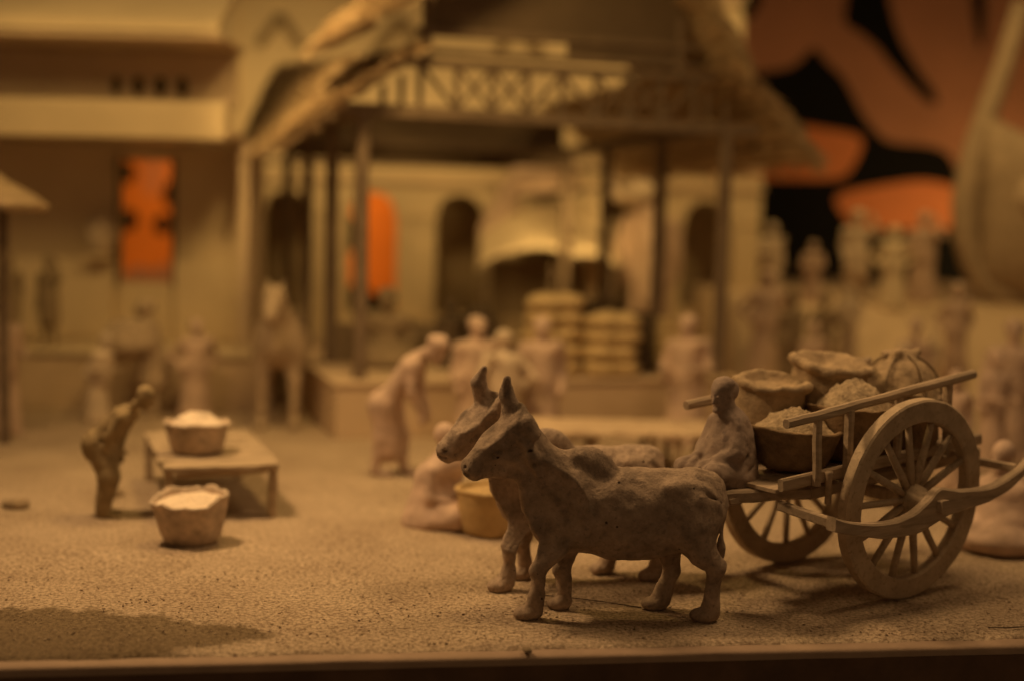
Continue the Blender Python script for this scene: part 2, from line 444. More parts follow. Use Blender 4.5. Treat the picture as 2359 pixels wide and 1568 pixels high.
# loose coarse grains on the near sand
def coarse_grains():
    ico = bmesh.new(); bmesh.ops.create_icosphere(ico, subdivisions=1, radius=1); base = [v.co.copy() for v in ico.verts]; fc = [[v.index for v in f.verts] for f in ico.faces]; ico.free()
    V, F = [], []
    for i in range(2600):
        a, b = rng.uniform(-.6, 8.9), .26 + rng.random()**1.5*3.6
        r = rng.choice((.006, .007, .009, .012)); c = Vector((a, b, r*.25 + mnoise.noise(Vector((a, b, 0))*.55)*.016))
        n0 = len(V); s = (rng.uniform(.7, 1.4), rng.uniform(.7, 1.4), rng.uniform(.5, .9))
        V += [(c.x+q.x*r*s[0], c.y+q.y*r*s[1], c.z+q.z*r*s[2]) for q in base]; F += [[k+n0 for k in f] for f in fc]
    me = bpy.data.meshes.new('coarse_grains'); me.from_pydata(V, [], F)
    return link('coarse_grains', me, M['sand'])
tag(edge_frame(coarse_grains()), 'loose coarse grains scattered over the sand near the board edge', 'grains', kind='stuff')

for i, (x, y, r, lab) in enumerate(((-5.65, 14.75, .11, 'dark clod of earth at the far left edge of the sand'), (-4.75, 15.5, .09, 'small flat clod of earth on the sand left of the bending man'), (.18, 10.05, .035, 'tiny dark lump near the board edge in front of the oxen'))):
    tag(clay('clod', [('e', (0, 0, .3*r), (r*1.5, r, r*.6), .02), ('e', (r*.7, .2*r, .4*r), (r*.7, r*.6, r*.5), .02)], r*.16, M['clayd'], lump=r*.12, lsc=1.2/r, seed=i, loc=(x, y, 0), rz=i), lab, 'clod')

# raised terrace at the right rear
bm = bmesh.new()
n_ = 40
Y_ = [23.2, 24.0, 25.0, 26.0, 26.8, 27.4, 28.2, 30, 34, 41]
Zr = [-.02, .10, .50, 1.05, 1.5, 1.82, 1.98, 2.0, 2.0, 2.0]
rows_ = []
for i in range(n_+1):
    x = 4.7 + i*.46
    k = min(1, max(0, (x-4.7)/1.1))
    rows_.append([bm.verts.new((x, y, (-.02 + (z+.02)*(k if y < 27 else 1)) + .05*mnoise.noise(Vector((x*1.3, y*1.3, 4)))*(z > .2))) for y, z in zip(Y_, Zr)])
for a, c in zip(rows_, rows_[1:]):
    for j in range(len(Y_)-1): bm.faces.new((a[j], c[j], c[j+1], a[j+1]))
L0 = [bm.verts.new((4.69, y, -.05)) for y in Y_]
for j in range(len(Y_)-1): bm.faces.new((L0[j], rows_[0][j], rows_[0][j+1], L0[j+1]))
terrace = from_bm('raised_terrace', bm, M['plat'], None, True); tag(terrace, kind='structure')

# painted backdrop: black panel with flat orange shapes on it
bd = thing('painted_backdrop', 'black painted backdrop panel with flat orange and brown shapes behind everything', 'backdrop', (0, 42.0, 0))
box('backdrop_panel', (2, .1, 5), (60, .16, 24), M['black'], bd, bevel=0)
def shape(pts, m, d=.010, y=.02): 
    # round the outline by chopping corners twice
    for _ in range(2):
        q = []
        for (x0, z0), (x1, z1) in zip(pts, pts[1:]+pts[:1]):
            q += [(x0*.75+x1*.25, z0*.75+z1*.25), (x0*.25+x1*.75, z0*.25+z1*.75)]
        pts = q
    bmx = bmesh.new()
    f = bmx.faces.new([bmx.verts.new((x, y-d, z)) for x, z in pts])
    r = bmesh.ops.extrude_face_region(bmx, geom=[f])
    for v in [g for g in r['geom'] if isinstance(g, bmesh.types.BMVert)]: v.co.y += d-.001
    bmesh.ops.triangulate(bmx, faces=[f for f in bmx.faces if len(f.verts) > 4])
    return from_bm('painted_shape', bmx, m, bd)
shape([(6.2,8.6),(6.82,9.83),(7.17,10.12),(7.58,10.49),(8.00,12.4),(19,12.4),(19,5.2),(14.14,5.35),(13.96,5.99),(13.36,6.34),(11.90,6.37),(11.45,6.72),(10.98,7.29),(10.67,7.85),(10.35,8.42),(9.75,8.91),(9.44,9.33),(9.23,9.25),(8.81,8.74),(8.24,8.58),(7.38,8.49)], M['brown'])
shape([(10.48,12.4),(11.31,12.4),(11.87,10.02),(12.65,8.76),(13.46,7.78),(13.22,7.56),(12.54,8.11),(11.78,8.88),(11.39,9.37),(10.87,9.79),(10.31,10.06),(10.26,10.34)], M['black'], .006, .008)
shape([(14.05,12.4),(14.65,12.4),(14.80,9.53),(14.54,9.35)], M['black'], .006, .008)
shape([(4.5,5.6),(5.5,7.2),(8.67,6.94),(9.99,6.76),(10.97,6.62),(11.08,6.28),(10.84,5.70),(10.56,5.28),(10.06,5.14),(6.0,5.10)], M['orange'])
shape([(10.2,4.53),(10.44,4.78),(11.67,5.03),(12.76,5.22),(13.49,5.20),(14.4,4.95),(17.2,4.83),(17.2,3.85),(13.93,3.72),(11.74,3.63),(10.9,3.65),(10.5,4.08)], M['orange'])
shape([(15.5,1.81),(16.06,2.25),(17.8,2.25),(17.8,1.45),(16.0,1.48)], M['orange'])
shape([(-12.78,4.61),(-12.36,4.48),(-12.19,4.77),(-12.55,5.12),(-12.8,5.9),(-10.4,5.9),(-10.5,4.53),(-11.25,4.51),(-11.36,4.09),(-11.17,3.75),(-10.4,3.72),(-10.4,3.2),(-11.0,2.98),(-10.3,2.7),(-10.5,.9),(-11.2,.6),(-12.2,.6),(-12.8,1.2),(-12.78,2.88),(-12.36,3.03),(-12.11,3.31),(-12.36,3.65),(-12.85,3.71)], M['flame'])
for cx_, cz_, rx_, rz__ in ((-12.45, 4.85, .26, .36), (-12.42, 3.35, .34, .34), (-11.30, 3.22, .32, .36), (-11.05, 4.25, .22, .40)):
    shape([(cx_+rx_*math.cos(a*math.pi/4), cz_+rz__*math.sin(a*math.pi/4)) for a in range(8)], M['black'], .006, .008)
shape([(-12.0, 5.6), (-11.1, 5.6), (-11.2, 4.6), (-11.6, 4.0), (-12.0, 4.3)], M['orange'], .005, .008)
shape([(-12.9, .9), (-10.3, .9), (-10.6, 1.75), (-11.3, 2.0), (-11.6, 1.7), (-12.1, 1.95), (-12.6, 1.6)], M['brown'], .005, .008)
shape([(-6.1,4.9),(-3.2,4.9),(-3.3,.9),(-4.0,.75),(-4.5,1.2),(-5.0,1.5),(-5.9,1.3)], M['flame'])
shape([(-5.9,3.55),(-5.18,3.72),(-4.86,3.21),(-4.86,2.65),(-5.16,2.45),(-5.9,2.6)], M['black'], .006, .008)

# ================================================================== BUILDING LEFT: veranda house
lb = thing('veranda_house', 'cream house with deep eave, recessed frieze and shaded veranda wall', 'house', (0, 23, 0))
box('plinth', (-9.95, 1.9, .45), (10.9, 3.9, .98), M['plat'], lb, bevel=.05, wob=.012)
box('plinth_cap', (-9.95, 1.9, .985), (11.0, 4.05, .09), M['wall'], lb, bevel=.03)
# rear wall with a tall window hole: four slabs butted round it
WY, WX0, WX1, WZ0, WZ1 = 2.45, -7.66, -6.64, 2.12, 4.50
for nm, c, s in (('wall', (-11.6, WY, 2.9), (7.86, .22, 3.78)), ('wall', ((WX1-4.92)/2, WY, 2.9), (-4.92-WX1, .22, 3.78)),
                 ('wall', ((WX0+WX1)/2, WY, (1.02+WZ0)/2), (WX1-WX0-.006, .22, WZ0-1.02)), ('wall', ((WX0+WX1)/2, WY, (WZ1+4.79)/2), (WX1-WX0-.006, .22, 4.79-WZ1))):
    box(nm, c, s, M['wall'], lb, bevel=0)
fr = box('window_frame', (WX0-.03, WY-.14, 3.3), (.07, .06, 2.5), M['post'], lb, bevel=.01)
box('window_frame', (WX1+.03, WY-.14, 3.3), (.07, .06, 2.5), M['post'], lb, bevel=.01)
# low dado panel on the shaded wall and a bracket shelf beside the window
for x0, x1 in ((-15.5, -7.74), (-6.56, -5.0)):
    box('dado_panel', ((x0+x1)/2, 2.24, 1.80), (x1-x0, .18, 1.54), M['wall'], lb, bevel=.05, wob=.012)
box('shelf', (-7.95, 2.0, 2.62), (.5, .5, .08), M['wall'], lb, bevel=.02)
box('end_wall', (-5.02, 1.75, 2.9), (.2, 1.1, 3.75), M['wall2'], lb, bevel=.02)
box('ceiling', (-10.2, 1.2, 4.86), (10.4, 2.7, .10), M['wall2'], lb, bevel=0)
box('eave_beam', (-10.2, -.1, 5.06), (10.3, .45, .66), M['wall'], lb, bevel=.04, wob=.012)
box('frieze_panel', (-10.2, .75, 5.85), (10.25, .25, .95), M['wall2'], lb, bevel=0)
for k in range(4):
    x = -7.20 + k*.395
    m_ = bmesh.new(); bmesh.ops.create_uvsphere(m_, u_segments=16, v_segments=10, radius=1)
    for v in m_.verts: v.co = Vector((x+v.co.x*(.09 if k == 0 else .115), .62+v.co.y*.03, 5.72+v.co.z*.17))
    from_bm('frieze_vent', m_, M['dark'], lb, True)
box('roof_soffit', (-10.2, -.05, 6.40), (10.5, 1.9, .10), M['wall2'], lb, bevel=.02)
bm = bmesh.new()
for x in (-15.5, -5.0):
    for y, z in ((-1.05, 6.46), (-1.05, 6.62), (3.2, 8.9), (3.2, 8.7)): bm.verts.new((x, y, z))
bm.verts.ensure_lookup_table(); v = bm.verts
for q in ((0, 1, 5, 4), (1, 2, 6, 5), (2, 3, 7, 6), (3, 0, 4, 7), (0, 3, 2, 1), (4, 5, 6, 7)): bm.faces.new([v[i] for i in q])
from_bm('roof', bm, M['wall'], lb)
# pale jar on the ledge
j = lathe('jar', [(0, 0), (.16, 0), (.22, .10), (.32, .34), (.30, .52), (.17, .66), (.10, .70), (.13, .74), (.09, .75), (0, .70)], M['clay'], n=24, wob=.01)
j.location = (-7.90, 24.98, 2.665); tag(j, 'pale egg shaped jar standing on a shelf beside the orange window', 'jar')

# ================================================================== ARCADE BUILDING
AY = 33.5
ab = thing('arcade_building', 'long cream building with pointed arches and string courses behind the pavilion', 'building', (0, AY, 0))
def arch_pts(cx, hw, zs, za, n=14):
    pts = []
    for i in range(n+1):
        t = -1+2*i/n
        x = cx+hw*t
        z = zs + (za-zs)*((1-abs(t)**3.6)**.6*.86 + .14*(1-abs(t)))
        pts.append((x, z))
    return pts
def arch_wall(cx, hw, x0, x1, zb, zt, z0, zs, za, th=.5):
    bm = bmesh.new()
    def slab(q):
        A = [bm.verts.new((x, -th/2, z)) for x, z in q]; B = [bm.verts.new((x, th/2, z)) for x, z in q]
        bm.faces.new(A); bm.faces.new(B[::-1])
        for j in range(len(q)): bm.faces.new((A[j], B[j], B[(j+1) % len(q)], A[(j+1) % len(q)]))
    slab([(x0, zb), (cx-hw, zb), (cx-hw, zt), (x0, zt)]); slab([(cx+hw, zb), (x1, zb), (x1, zt), (cx+hw, zt)])
    P = arch_pts(cx, hw, zs, za)
    slab([(cx-hw, zb), (cx+hw, zb), (cx+hw, z0), (cx-hw, z0)])
    for (xa, zaa), (xb, zbb) in zip(P, P[1:]): slab([(xa, zaa), (xb, zbb), (xb, zt), (xa, zt)])
    bmesh.ops.remove_doubles(bm, verts=bm.verts, dist=1e-4)
    # drop the internal faces left between butted pieces
    dead = [f for f in bm.faces if all(len(e.link_faces) > 2 for e in f.edges)]
    bmesh.ops.delete(bm, geom=dead, context='FACES_ONLY')
    return from_bm('arch_wall', bm, M['wall'], ab)
cxs = [-5.83, -3.63, -1.40, .80, 2.72, 4.90]
bounds = [-8.2, -4.73, -2.515, -.30, 1.76, 3.81, 6.25]
for cx, x0, x1 in zip(cxs, bounds, bounds[1:]):
    arch_wall(cx, .63, x0, x1, -.2, 4.85, 1.12 if cx < 4 else 1.45, 3.45, 4.20)
for x in bounds[:-1] + [6.0]:
    for dz, wd, hh in ((2.3, .40, 2.5), ):
        box('pilaster', (x if x > -8 else -7.0, -.265, dz), (wd, .05, hh), M['wall'], ab, bevel=.03)
        box('capital', (x if x > -8 else -7.0, -.29, 3.62), (wd+.10, .10, .14), M['wall'], ab, bevel=.04)
        box('pilaster_base', (x if x > -8 else -7.0, -.29, 1.02), (wd+.10, .10, .16), M['wall'], ab, bevel=.04)
box('string_course', (-.95, -.30, 4.50), (14.5, .12, .14), M['wall2'], ab, bevel=.03)
box('cornice', (-.95, -.32, 5.02), (14.6, .16, .18), M['wall2'], ab, bevel=.04)
box('upper_wall', (-1.3, 0, 7.1), (13.75, .46, 3.92), M['wall'], ab, bevel=0)
box('parapet', (-1.3, -.1, 9.2), (13.9, .6, .26), M['wall2'], ab, bevel=.04)
box('corner_pilaster', (5.40, -.30, 7.0), (.44, .16, 3.6), M['wall'], ab, bevel=.03)
box('corner_pilaster', (-7.3, -.30, 7.0), (.44, .16, 3.6), M['wall'], ab, bevel=.03)
# plinth course below the arches
box('plinth_course', (-.95, -.45, .35), (14.6, .4, 1.1), M['wall'], ab, bevel=.05)
# pointed hood mould on the upper wall
for cx in (-6.02, -3.0, 0.0):
    for sgn in (-1, 1):
        beam('hood_mould', (cx, -.27, 8.52), (cx+sgn*.56, -.27, 7.75), .16, .24, M['clayd'], ab, bevel=.02, wob=0)
# shaded room behind: rear wall is missing behind the second arch so the backdrop shows
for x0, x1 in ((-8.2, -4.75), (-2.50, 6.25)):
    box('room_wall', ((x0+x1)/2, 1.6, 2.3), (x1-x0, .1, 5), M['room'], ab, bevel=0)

# ================================================================== PAVILION
PA = R(18.3)
pv = thing('market_pavilion', 'open market pavilion on a raised platform with ragged two tier thatch roof', 'pavilion', (-2.728, 20.157, 0), PA)
box('platform', (3.5, 4.25, .40), (7.0, 8.5, .84), M['plat'], pv, bevel=.05, wob=.012)
box('platform_kerb', (3.5, 4.25, .853), (7.08, 8.58, .08), M['plat'], pv, bevel=.03, wob=.008)
for u in (.45, 6.78):
    for k, v_ in enumerate((.35, 3.0, 5.7, 8.1)):
        beam('post', (u, v_, .89), (u+rng.uniform(-.02, .02), v_, 5.06), .20, .20, M['post'] if k else M['post'], pv, bevel=.03, wob=.012, seed=k+int(u*3))
beam('tie_beam', (-.1, .35, 5.13), (7.35, .35, 5.13), .22, .20, M['post'], pv, wob=.01)
beam('tie_beam', (-.1, 8.1, 5.13), (7.35, 8.1, 5.13), .22, .20, M['post'], pv, wob=.01)
for u in (.45, 6.78):
    beam('side_beam', (u, .46, 5.13), (u, 7.99, 5.13), .18, .18, M['post'], pv, wob=.01)
box('rear_frieze', (3.6, 8.24, 5.30), (6.2, .1, 1.08), M['gable'], pv, bevel=.01)
# truss frieze in the front gable
beam('frieze_beam', (1.05, .35, 5.92), (6.5, .35, 5.96), .16, .13, M['post'], pv)
n = 8
for i in range(n+1):
    u = 1.35+i*4.8/n
    beam('frieze_post', (u, .35, 5.24), (u, .35, 5.87), .08, .08, M['post'], pv, segs=2, bevel=.01)
for i in range(n):
    u = 1.35+i*4.8/n; d = 4.8/n
    if i % 4 in (0, 3):
        a_, b_ = ((u+.05, 5.84), (u+d-.05, 5.26)) if i % 4 == 0 else ((u+.05, 5.26), (u+d-.05, 5.84))
        beam('frieze_brace', (a_[0], .35, a_[1]), (b_[0], .35, b_[1]), .06, .07, M['post'], pv, segs=2, bevel=.01)
    else:
        beam('frieze_brace', (u+.05, .33, 5.84), (u+d-.05, .33, 5.26), .05, .06, M['post'], pv, segs=2, bevel=.01)
        beam('frieze_brace', (u+.05, .39, 5.26), (u+d-.05, .39, 5.84), .05, .06, M['post'], pv, segs=2, bevel=.01)
for (u0, z0, u1, z1) in ((.45, 5.24, 1.3, 5.24), ):
    for q in (.75, 1.05): beam('frieze_post', (q, .35, 5.24), (q, .35, 5.36+(q-.45)*.55), .08, .08, M['post'], pv, segs=2, bevel=.01)
for q in (6.4, 6.75): beam('frieze_post', (q, .35, 5.24), (q, .35, 5.80-(q-6.3)*.5), .07, .07, M['post'], pv, segs=2, bevel=.01)
# clerestory: posts, rail, dark boards on the right half
beam('clerestory_rail', (1.3, .35, 6.10), (6.3, .35, 6.14), .13, .08, M['post'], pv)
beam('clerestory_rail', (1.3, .35, 6.41), (6.2, .35, 6.47), .14, .12, M['post'], pv)
for q in (1.45, 5.85): beam('clerestory_post', (q, .35, 5.98), (q, .35, 6.95), .16, .12, M['post'], pv, segs=3)
box('clerestory_board', (4.80, .36, 6.275), (1.95, .05, .26), M['gable'], pv, bevel=0)
# boarded gable above
prism('gable_board', [(1.40, 6.475), (5.98, 6.535), (5.80, 7.4), (4.0, 8.5), (3.4, 8.5), (1.75, 7.4)], .33, .40, M['gable'], pv)

def thatch_slope(name, prof, v0, v1, seed, back=None, courses=7):
    """overlapping ragged thatch courses following (u, z) points from the top to the eave; back is the profile at the far end"""
    r = random.Random(seed); back = back or prof
    def at(t, q):
        f = min(t, 1)*(len(prof)-1); i_ = min(int(f), len(prof)-2); f -= i_
        p = [(a[0]*(1-q)+b[0]*q, a[1]*(1-q)+b[1]*q) for a, b in ((prof[i_], back[i_]), (prof[i_+1], back[i_+1]))]
        d = Vector((p[1][0]-p[0][0], 0, p[1][1]-p[0][1])); c = Vector((p[0][0], 0, p[0][1])) + d*f; d.normalize()
        if t > 1: c += d*(t-1)*2.0
        n_ = Vector((-d.z, 0, d.x)); n_ = n_ if n_.z > 0 else -n_
        return c, n_
    nv = int((v1-v0)*8)
    for c in range(courses):
        bm = bmesh.new(); rows = []
        for k in range(nv+1):
            q = k/nv; ve = v0+(v1-v0)*q
            if k in (0, nv): ve += r.uniform(-.26, .14)
            t0, t1 = c/courses, (c+1.30)/courses
            drop = r.uniform(-.05, .045) + .03*mnoise.noise(Vector((ve*1.5, c*3.1, seed)))
            row = []
            for g in range(5):
                t = t0+(t1+drop-t0)*g/4
                p, n_ = at(t, q)
                lift = .03 + .15*(g/4)**1.3 + .035*mnoise.noise(Vector((ve*3, g*.9+c*4, seed))) + (r.uniform(-.02, .03) if g > 2 else 0)
                th_ = .05+.035*g/4
                row.append((p+n_*lift+Vector((0, ve, 0)), p+n_*(lift-th_)+Vector((0, ve, 0))))
            rows.append(row)
        A = [[bm.verts.new(x[0]) for x in row] for row in rows]; B = [[bm.verts.new(x[1]) for x in row] for row in rows]
        for k in range(nv):
            for g in range(4):
                bm.faces.new((A[k][g], A[k][g+1], A[k+1][g+1], A[k+1][g])); bm.faces.new((B[k][g], B[k+1][g], B[k+1][g+1], B[k][g+1]))
            bm.faces.new((A[k][4], B[k][4], B[k+1][4], A[k+1][4])); bm.faces.new((A[k][0], A[k+1][0], B[k+1][0], B[k][0]))
        for k in (0, nv):
            for g in range(4): bm.faces.new((A[k][g], B[k][g], B[k][g+1], A[k][g+1]))
        from_bm(name, bm, M['thatch'], pv, False)
    V, F = [], []
    for _ in range(1500):
        t = r.random()**.8; v_ = r.choice((v0, v1)) + r.uniform(-.25, .2) if r.random() < .35 else r.uniform(v0, v1)
        q = max(0, min(1, (v_-v0)/(v1-v0))); p, n_ = at(t, q); p2, _n = at(t+.10, q); d = (p2-p).normalized()
        p = p + n_*r.uniform(.06, .18) + Vector((0, v_, 0)); ln = r.uniform(.2, .5); wd = r.uniform(.015, .045)
        e = p + d*ln + Vector((0, r.uniform(-.12, .12), 0)) + n_*r.uniform(-.02, .10); n0 = len(V)
        for (c_, s_) in ((p, 1), (e, .35)):
            V += [tuple(c_+Vector((0, wd*s_, 0))), tuple(c_-Vector((0, wd*s_, 0))+n_*.01), tuple(c_-n_*wd*s_)]
        F += [(n0, n0+1, n0+4, n0+3), (n0+1, n0+2, n0+5, n0+4), (n0+2, n0, n0+3, n0+5), (n0, n0+2, n0+1), (n0+3, n0+4, n0+5)]
    me = bpy.data.meshes.new('straw'); me.from_pydata(V, [], F)
    link('straw', me, M['thatch'], pv, False)['kind'] = 'stuff'
thatch_slope('thatch_course', [(1.45, 6.12), (.55, 5.48), (.0, 5.05), (-.50, 4.62)], -.05, 8.7, 1, [(.45, 6.75), (.12, 6.0), (-.2, 5.25), (-.62, 4.62)])
thatch_slope('thatch_course', [(6.25, 6.16), (7.0, 5.72), (7.55, 5.25), (8.13, 4.60)], -.05, 8.7, 2)
thatch_slope('thatch_course', [(3.55, 8.45), (2.4, 7.55), (1.3, 6.86), (-.1, 5.94)], -.35, 1.7, 3, [(3.55, 9.7), (2.6, 8.9), (1.6, 7.95), (.02, 6.22)])
thatch_slope('thatch_course', [(3.75, 8.45), (5.0, 7.85), (5.95, 7.0), (6.60, 6.02)], -.35, 3.6, 4)

def pav(u, v_, z=.894):
    c, s = math.cos(PA), math.sin(PA)
    return Vector((-2.728+u*c-v_*s, 20.157+u*s+v_*c, z))

# ================================================================== CART
TH = R(34)
CO = Vector((3.276, 12.478, 0)); CRZ = math.pi + TH
def cart_pt(u, w_, z):
    return CO + Vector((-math.cos(TH)*u + math.sin(TH)*w_, -math.sin(TH)*u - math.cos(TH)*w_, z))
cart = thing('ox_cart', 'wooden two wheeled ox cart loaded with sacks and baskets', 'cart', CO, CRZ)
WR = .935
def make_wheel(side, lean):
    hub = bmesh.new()
    prof = [(0, -.21), (.075, -.21), (.10, -.19), (.10, -.13), (.135, -.11), (.155, 0), (.135, .10), (.105, .12), (.10, .19), (.08, .215), (.05, .22), (0, .22)]
    rings = []
    for r, y in prof:
        rings.append([hub.verts.new((r*math.cos(a*math.pi/12), y, r*math.sin(a*math.pi/12))) for a in range(24)] if r > 0 else [hub.verts.new((0, y, 0))])
    for a, c in zip(rings, rings[1:]):
        for j in range(24):
            k = (j+1) % 24
            if len(a) == 1: hub.faces.new((a[0], c[j], c[k]))
            elif len(c) == 1: hub.faces.new((a[j], c[0], a[k]))
            else: hub.faces.new((a[j], a[k], c[k], c[j]))
    wobble(hub, .006, 9)
    wh = from_bm('wheel', hub, M['woodw'], cart, True)
    wh.location = (0, side*.78, WR); wh.rotation_euler = (R(lean), R(7)*side, 0)
    rim = bmesh.new(); n = 72
    pr = [(.735, -.045), (.735, .045), (.75, .06), (.92, .062), (.938, .048), (.938, -.048), (.92, -.062), (.75, -.06)]
    rg = []
    for j in range(n):
        a = 2*math.pi*j/n
        ring = []
        for r, y in pr:
            co = Vector((r*math.cos(a), y, r*math.sin(a)))
            k = mnoise.noise(Vector((math.cos(a)*1.6, math.sin(a)*1.6, side*5+(2 if r < .8 else 0))))
            co *= 1+k*.012; co.y += .012*mnoise.noise(Vector((math.cos(a)*2, math.sin(a)*2, 9)))
            ring.append(rim.verts.new(co + mnoise.noise_vector(co*14)*.0035))
        rg.append(ring)
    for j in range(n):
        a, c = rg[j], rg[(j+1) % n]
        for q in range(8): rim.faces.new((a[q], a[(q+1) % 8], c[(q+1) % 8], c[q]))
    from_bm('rim', rim, M['woodw'], wh, False)
    for q in range(14):
        a = 2*math.pi*q/14 + .13
        b = bmesh.new(); d = Vector((math.cos(a), 0, math.sin(a)))
        tube_bm(b, [d*.12, d*.3, d*.5, d*.745], [.036, .037, .034, .031], 8)
        for v in b.verts: v.co += mnoise.noise_vector(v.co*9)*.006
        from_bm('spoke', b, M['woodw'], wh, True)
    return wh
make_wheel(1, -4); make_wheel(-1, 3)
beam('axle', (0, -1.16, WR), (0, 1.16, WR), .11, .11, M['wood'], cart)
zb = lambda u: 1.305 - .0838*u
# A shaped shafts
for s in (-1, 1):
    beam('shaft', (-1.35, s*.46, zb(-1.35)-.195), (1.02, s*.46, zb(1.02)-.19), .10, .12, M['wood'], cart, bevel=.02, wob=.01, seed=s)
    beam('shaft', (1.0, s*.44, zb(1.0)-.185), (2.03, s*.075, .99), .11, .11, M['wood'], cart, bevel=.02, wob=.014, seed=s+4)
    beam('side_board', (-1.22, s*.585, zb(-1.22)-.02), (1.5, s*.585, zb(1.5)-.02), .06, .11, M['wood'], cart, bevel=.015, wob=.008, seed=s+8)
    # rail on four stakes
    rz_ = lambda u: 1.908 - .133*u
    beam('rail', (-1.0, s*.64, rz_(-1.0)), (1.52, s*.64, rz_(1.52)), .075, .085, M['wood'], cart, bevel=.022, segs=14, wob=.012, seed=s+2)
    for u in (-.64, .06, .72, 1.12):
        beam('stake', (u, s*.64, zb(u)-.075), (u+.01, s*.64, rz_(u)-.03), .075 if u != .72 else .09, .075, M['wood'], cart, bevel=.02, wob=.01, seed=u*9+s)
    tube('peg', [(.98, s*.66, zb(.98)-.26), (.98, s*.66, zb(.98)+.0), (.985, s*.66, zb(.98)+.03)], [.03, .03, .036], M['wood'], cart)
    # bowed outer axle guard
    P = [(1.36, .84, .965), (1.1, .775, .89), (.75, .715, .85), (.42, .70, .87), (.18, .73, .97), (.02, .78, 1.085), (-.12, .825, 1.075), (-.35, .855, 1.04), (-.72, .90, 1.035), (-1.05, 1.0, 1.11), (-1.3, 1.14, 1.23), (-1.55, 1.34, 1.41)]
    # smooth resample
    C = []
    for i in range(len(P)-1):
        p0, p1, p2, p3 = P[max(i-1, 0)], P[i], P[i+1], P[min(i+2, len(P)-1)]
        for q in range(4):
            t = q/4
            C.append(tuple(.5*((2*b)+(c-a)*t+(2*a-5*b+4*c-d)*t*t+(3*b-a-3*c+d)*t**3) for a, b, c, d in zip(p0, p1, p2, p3)))
    C.append(P[-1])
    bmg = bmesh.new(); rr = []
    for i, (u, za, zt) in enumerate(C):
        q = []
        for (y, z) in ((1.00, zt-.012), (1.012, zt), (1.085, zt), (1.10, zt-.015), (1.10, za+.012), (1.088, za), (1.012, za), (1.00, za+.012)):
            co = Vector((u, s*y, z)); co += mnoise.noise_vector(co*6)*.008; q.append(bmg.verts.new(co))
        rr.append(q)
    for a, c in zip(rr, rr[1:]):
        for k in range(8): bmg.faces.new((a[k], a[(k+1) % 8], c[(k+1) % 8], c[k]))
    bmg.faces.new(rr[0]); bmg.faces.new(rr[-1][::-1])
    from_bm('axle_guard', bmg, M['wood'], cart, False)
    beam('guard_strut', (1.42, s*.50, .965), (1.30, s*1.0, .895), .07, .085, M['wood'], cart, wob=.006)
    beam('guard_strut', (-1.22, s*.56, 1.16), (-1.24, s*1.0, 1.16), .07, .075, M['wood'], cart, wob=.006)
for i in range(13):
    u = -1.14 + i*.213
    bmx = bmesh.new(); add_box(bmx, (u, 0, zb(u)-.075+rng.uniform(-.006, .006)), (.195, 1.1+rng.uniform(-.03, .03), .04), Matrix.Rotation(math.atan(.0838), 3, 'Y'), .008)
    wobble(bmx, .006, 5, i); from_bm('bed_plank', bmx, M['wood'], cart)
for u in (-.9, .95): beam('cross_bearer', (u, -.40, zb(u)-.16), (u, .40, zb(u)-.16), .09, .10, M['wood'], cart)
beam('shaft_tip', (1.93, 0, 1.0), (2.10, 0, .985), .12, .11, M['wood'], cart)

def place_on_cart(o, u, w_, z, rz=0, tilt=0):
    o.location = cart_pt(u, w_, z); o.rotation_euler = (tilt*math.sin(CRZ), -0, 0)
    o.rotation_euler = (Matrix.Rotation(CRZ+rz, 3, 'Z') @ Matrix.Rotation(tilt, 3, 'Y')).to_euler()
    return o

def heap(name, rad, h, m, parent, z0, n=26, seed=0, amp=.03, sx=1, sy=1):
    bm = bmesh.new(); rings = [[bm.verts.new((0, 0, z0+h))]]
    for i in range(1, n+1):
        t = i/n; r = rad*t
        ring = []
        for j in range(48):
            a = 2*math.pi*j/48
            co = Vector((r*math.cos(a)*sx, r*math.sin(a)*sy, z0 + h*(1-t**1.8)))
            k = (1-t**6)
            co.z += (mnoise.noise(co*9+Vector((seed, 0, 0)))*amp + mnoise.noise(co*24+Vector((seed, 5, 0)))*amp*.7)*k
            ring.append(bm.verts.new(co))
        rings.append(ring)
    for j in range(48): bm.faces.new((rings[0][0], rings[1][j], rings[1][(j+1) % 48]))
    for a, c in zip(rings[1:], rings[2:]):
        for j in range(48): bm.faces.new((a[j], c[j], c[(j+1) % 48], a[(j+1) % 48]))
    return from_bm(name, bm, m, parent, True)

def basket(label, rt, rb, h, m, hm=None, hh=.1, hz=-.05, wob=.012, seed=0, amp=.03, group=None, th=.045, name='basket', fill='grain', wav=.03):
    pr = [(0, 0), (rb*.8, 0), (rb, .02)]
    for i in range(1, 9):
        t = i/9; pr.append((rb+(rt-rb)*t**.8, h*t))
    pr += [(rt-.004, h-.02), (rt+.012, h-.004), (rt+.004, h+.014), (rt-th*.6, h+.012), (rt-th, h-.03)]
    for i in range(1, 5):
        t = i/5; pr.append((rt-th-(rt-rb)*t*.8, h-.03-(h-.08)*t))
    pr.append((0, .06))
    b = lathe(name, pr, m, n=44, wob=wob, wsc=4, seed=seed, rag=wav, ragz=h*.75)
    tag(b, label, 'basket', group)
    if hm: heap(fill, rt-th*.7, hh, hm, b, h+hz, seed=seed, amp=amp)
    return b

